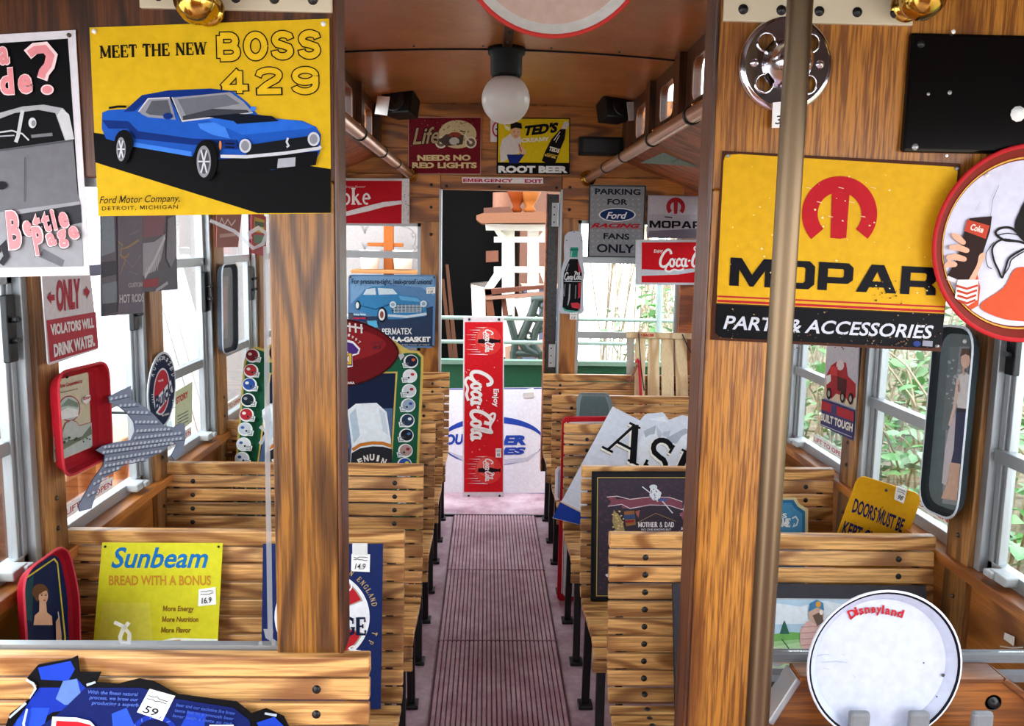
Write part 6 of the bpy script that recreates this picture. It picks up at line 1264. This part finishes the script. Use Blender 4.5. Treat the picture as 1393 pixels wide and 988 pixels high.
a = XL(XLW+.040).fr(0, 360, 3.293)
a.tray([(206, 482), (442, 428), (462, 858), (238, 966)], .055, .028, .03, '#a51a26', '#a51a26', '#c43a44')
a.rpoly([(234, 522), (392, 482), (408, 818), (236, 890)], .01, '#c9bfa4'); a.ell((306, 645), 50, 58, '#a8343c'); a.ell((306, 645), 45, 53, '#b4c0bc'); a.poly([(262, 660), (300, 640), (345, 650), (345, 680), (268, 696)], '#e0e2de'); a.poly([(262, 640), (300, 600), (345, 620), (345, 640), (300, 632)], '#7a8a7c')
a.poly([(234, 772), (270, 752), (285, 712), (312, 696), (335, 704), (348, 722), (404, 706), (407, 812), (236, 886)], '#b6bdb9'); a.poly([(235, 830), (300, 790), (360, 770), (400, 720), (405, 760), (330, 800), (240, 850)], '#6f7a68'); a.stroke([(234, 772), (270, 752), (285, 712), (312, 696), (335, 704), (348, 722), (404, 706)], 3, '#a8343c')
a.text('Red River Cooperative Ltd', (238, 558), (360, 530), 16, '#a82838', bold=.03, up=(0, -18)); a.stroke([(262, 575), (340, 556)], 4, '#8a7a68'); a.poly([(358, 602), (378, 586), (394, 584), (396, 606), (378, 626), (362, 618)], '#e8e0dc'); a.text('COOP', (362, 608), (392, 600), 12, '#a82838', bold=.06, up=(0, -12)); a.poly([(226, 622), (244, 614), (246, 660), (228, 690)], '#a8343c')
speck(a, (250, 770, 400, 800), 24, '#57604f', (3, 8), 71)
o = a.done('rectangular_tray', 'red rectangular tray with a beige picture panel on the window post', 'tray'); screws(a, [(294, 502)], o, 4, 'iron')
a = XL(XLW+.035).fr(90, 460, 4.115)
def ov(rx, ry, cx=533, cy=292): return [(cx+rx*math.cos(t)+ -.06*ry*math.sin(t), cy+ry*math.sin(t)) for t in [2*math.pi*i/40 for i in range(40)]]
a.slab(ov(78, 216), '#ccd2da', .003); a.poly(ov(71, 203), '#1e2440'); a.poly(ov(46, 132, 530, 300), '#d3d7de'); a.poly(ov(41, 122, 530, 300), '#b82c38')
arctext(a, 'AUTHORIZED', 536, 290, 56, 168, -62, 62, 24, '#ccd2da', bold=.03); a.poly([(482, 360), (580, 235), (592, 300), (500, 425)], '#e2e5ea'); a.text('Buick', (492, 418), (588, 312), 92, '#20284a', bold=.04, up=(-2, -92)); a.text('VALVE', (508, 248), (538, 240), 12, '#ece4e4', bold=.04); a.text('IN HEAD', (530, 440), (570, 428), 12, '#ece4e4', bold=.04)
for i in range(4): a.stroke([(468, 318+i*14), (482, 314+i*14)], 5, '#ccd2da'); a.stroke([(584, 350+i*14), (600, 344+i*14)], 5, '#ccd2da')
a.done('oval_sign', 'oval navy and red dealer sign on the second window post', 'sign')
a = XL(XLW+.075).fr(90, 460, 4.115)
a.slab([(235, 330), (300, 296), (362, 268), (355, 335), (395, 364), (440, 386), (490, 430), (545, 490), (600, 500), (640, 475), (662, 480), (668, 560), (650, 640), (605, 684), (588, 660), (616, 600), (600, 580), (540, 636), (440, 682), (340, 694), (300, 730), (200, 790), (160, 890), (140, 955), (75, 972), (68, 935), (112, 860), (150, 790), (205, 715), (215, 655), (163, 628), (200, 604), (280, 582), (362, 572), (385, 520), (378, 470), (345, 425), (300, 388), (242, 362)], '#8d97b0', .003, '#4d5570')
for i, (p, q) in enumerate((((250, 340), (355, 318)), ((300, 378), (400, 372)), ((345, 415), (470, 418)), ((385, 470), (520, 470)), ((392, 520), (590, 508)), ((380, 560), (650, 530)), ((210, 610), (655, 560)), ((200, 640), (600, 585)), ((215, 680), (540, 630)), ((210, 715), (440, 675)), ((180, 760), (300, 722)), ((145, 815), (215, 775)), ((110, 880), (165, 850)))):
    n_ = int(math.hypot(q[0]-p[0], q[1]-p[1])/22); lay = a.next(None)
    for j in range(n_):
        x, y = p[0]+(q[0]-p[0])*j/n_, p[1]+(q[1]-p[1])*j/n_; a.poly([(x-9, y+6), (x-3, y-8), (x+10, y-6), (x+3, y+8)], '#dfe5f2', lay)
    a.stroke([(p[0], p[1]+12), (q[0], q[1]+12)], 5, '#59627c', lay)
o = a.done('tin_animal', 'grey perforated tin cut-out of a leaping animal in front of the windows', 'cutout')
g = MB(); p = a.w3(a.uv((420, 420))); g.tube([p, (XLW-.02, p.y, p.z)], .004, 'iron', 6); p = a.w3(a.uv((600, 560))); g.tube([p, (XLW-.02, p.y, p.z)], .004, 'iron', 6); wbuild(g, 'bracket', o)
a = XL(XLW+.012).fr(90, 460, 4.115)
a.slab([(612, 300), (705, 245), (702, 470), (640, 520), (608, 500)], '#d3d8b0', .002); a.text('STORY', (612, 372), (680, 330), 40, '#b8402c', bold=.05, up=(0, -40)); a.text('RLY', (616, 420), (665, 392), 38, '#b8402c', bold=.05, up=(0, -38)) if False else None
for i in range(4): a.stroke([(618, 440+i*18), (680, 408+i*18)], 6, '#6d7466')
a.done('paper_notice', 'pale yellow notice with red heading stuck inside the second left window', 'notice')
a = XL(XLW+.040).fr(230, 280, 2.673)
a.tray([(174, 214), (232, 208), (235, 524), (178, 542)], .05, .02, .018, '#3a4048', '#86888c', '#b9c0cc'); a.poly([(188, 260), (214, 255), (212, 480), (186, 490)], '#a49c9c'); a.poly([(192, 300), (208, 290), (206, 440), (190, 460)], '#b8a49c')
a.done('oblong_tray', 'slim dark oblong tray with pale panel on the third window post', 'tray')
a = XL(XLW+.040).fr(230, 280, 2.673)
a.slab([(172, 20), (264, 25), (250, 150), (172, 152)], '#9a5a54', .003); a.stroke([(180, 70), (190, 45), (200, 70), (212, 50), (225, 72), (240, 52)], 6, '#e0d0cc'); a.stroke([(182, 110), (240, 104)], 12, '#c49c94')
a.done('tin_sign', 'brownish red tin sign with pale script high on the third window post', 'sign')
a = XL(XLW+.040).fr(230, 280, 2.673)
a.slab([(300, 20), (352, 40), (352, 185), (300, 172)], '#a8323a', .003, r=.01); a.poly([(308, 40), (346, 52), (346, 100), (308, 95)], '#c9a83a'); a.poly([(306, 105), (348, 110), (348, 140), (306, 136)], '#5c7a5c'); a.poly([(310, 55), (344, 62), (344, 78), (310, 74)], '#3c5a44')
a.done('tin_sign', 'red tin sign with yellow and green bands beyond the oblong tray', 'sign')
# red edged portrait tray standing in the near left corner
a = Art((XLW+.11, 2.1, .45), (1, -.12, .10)).fr(0, 700, 5.2)
a.tray([(100, 420), (415, 195), (505, 560), (520, 1420), (160, 1420)], .05, .022, .018, '#9c1626', '#10204c', '#c44450')
a.poly([(140, 470), (380, 308), (405, 340), (460, 860), (470, 1380), (180, 1380), (150, 760)], '#c9b83a'); a.poly([(148, 480), (374, 322), (396, 350), (448, 860), (458, 1370), (190, 1370), (158, 760)], '#101c44'); a.poly([(150, 500), (230, 430), (220, 760), (165, 740)], '#1d4450')
person_bust(a, None, '#6a4630', '#e0b094', (290, 580), 42)
a.poly([(375, 760), (400, 720), (415, 840), (420, 1000), (380, 1000)], '#c9a08c'); a.stroke([(390, 690), (398, 740)], 10, '#c8ccd0'); a.poly([(215, 930), (290, 900), (370, 930), (390, 1200), (210, 1200)], '#c9c2ba')
o = a.done('rectangular_tray', 'red-rimmed tray with a portrait of a lady in the near left corner', 'tray')
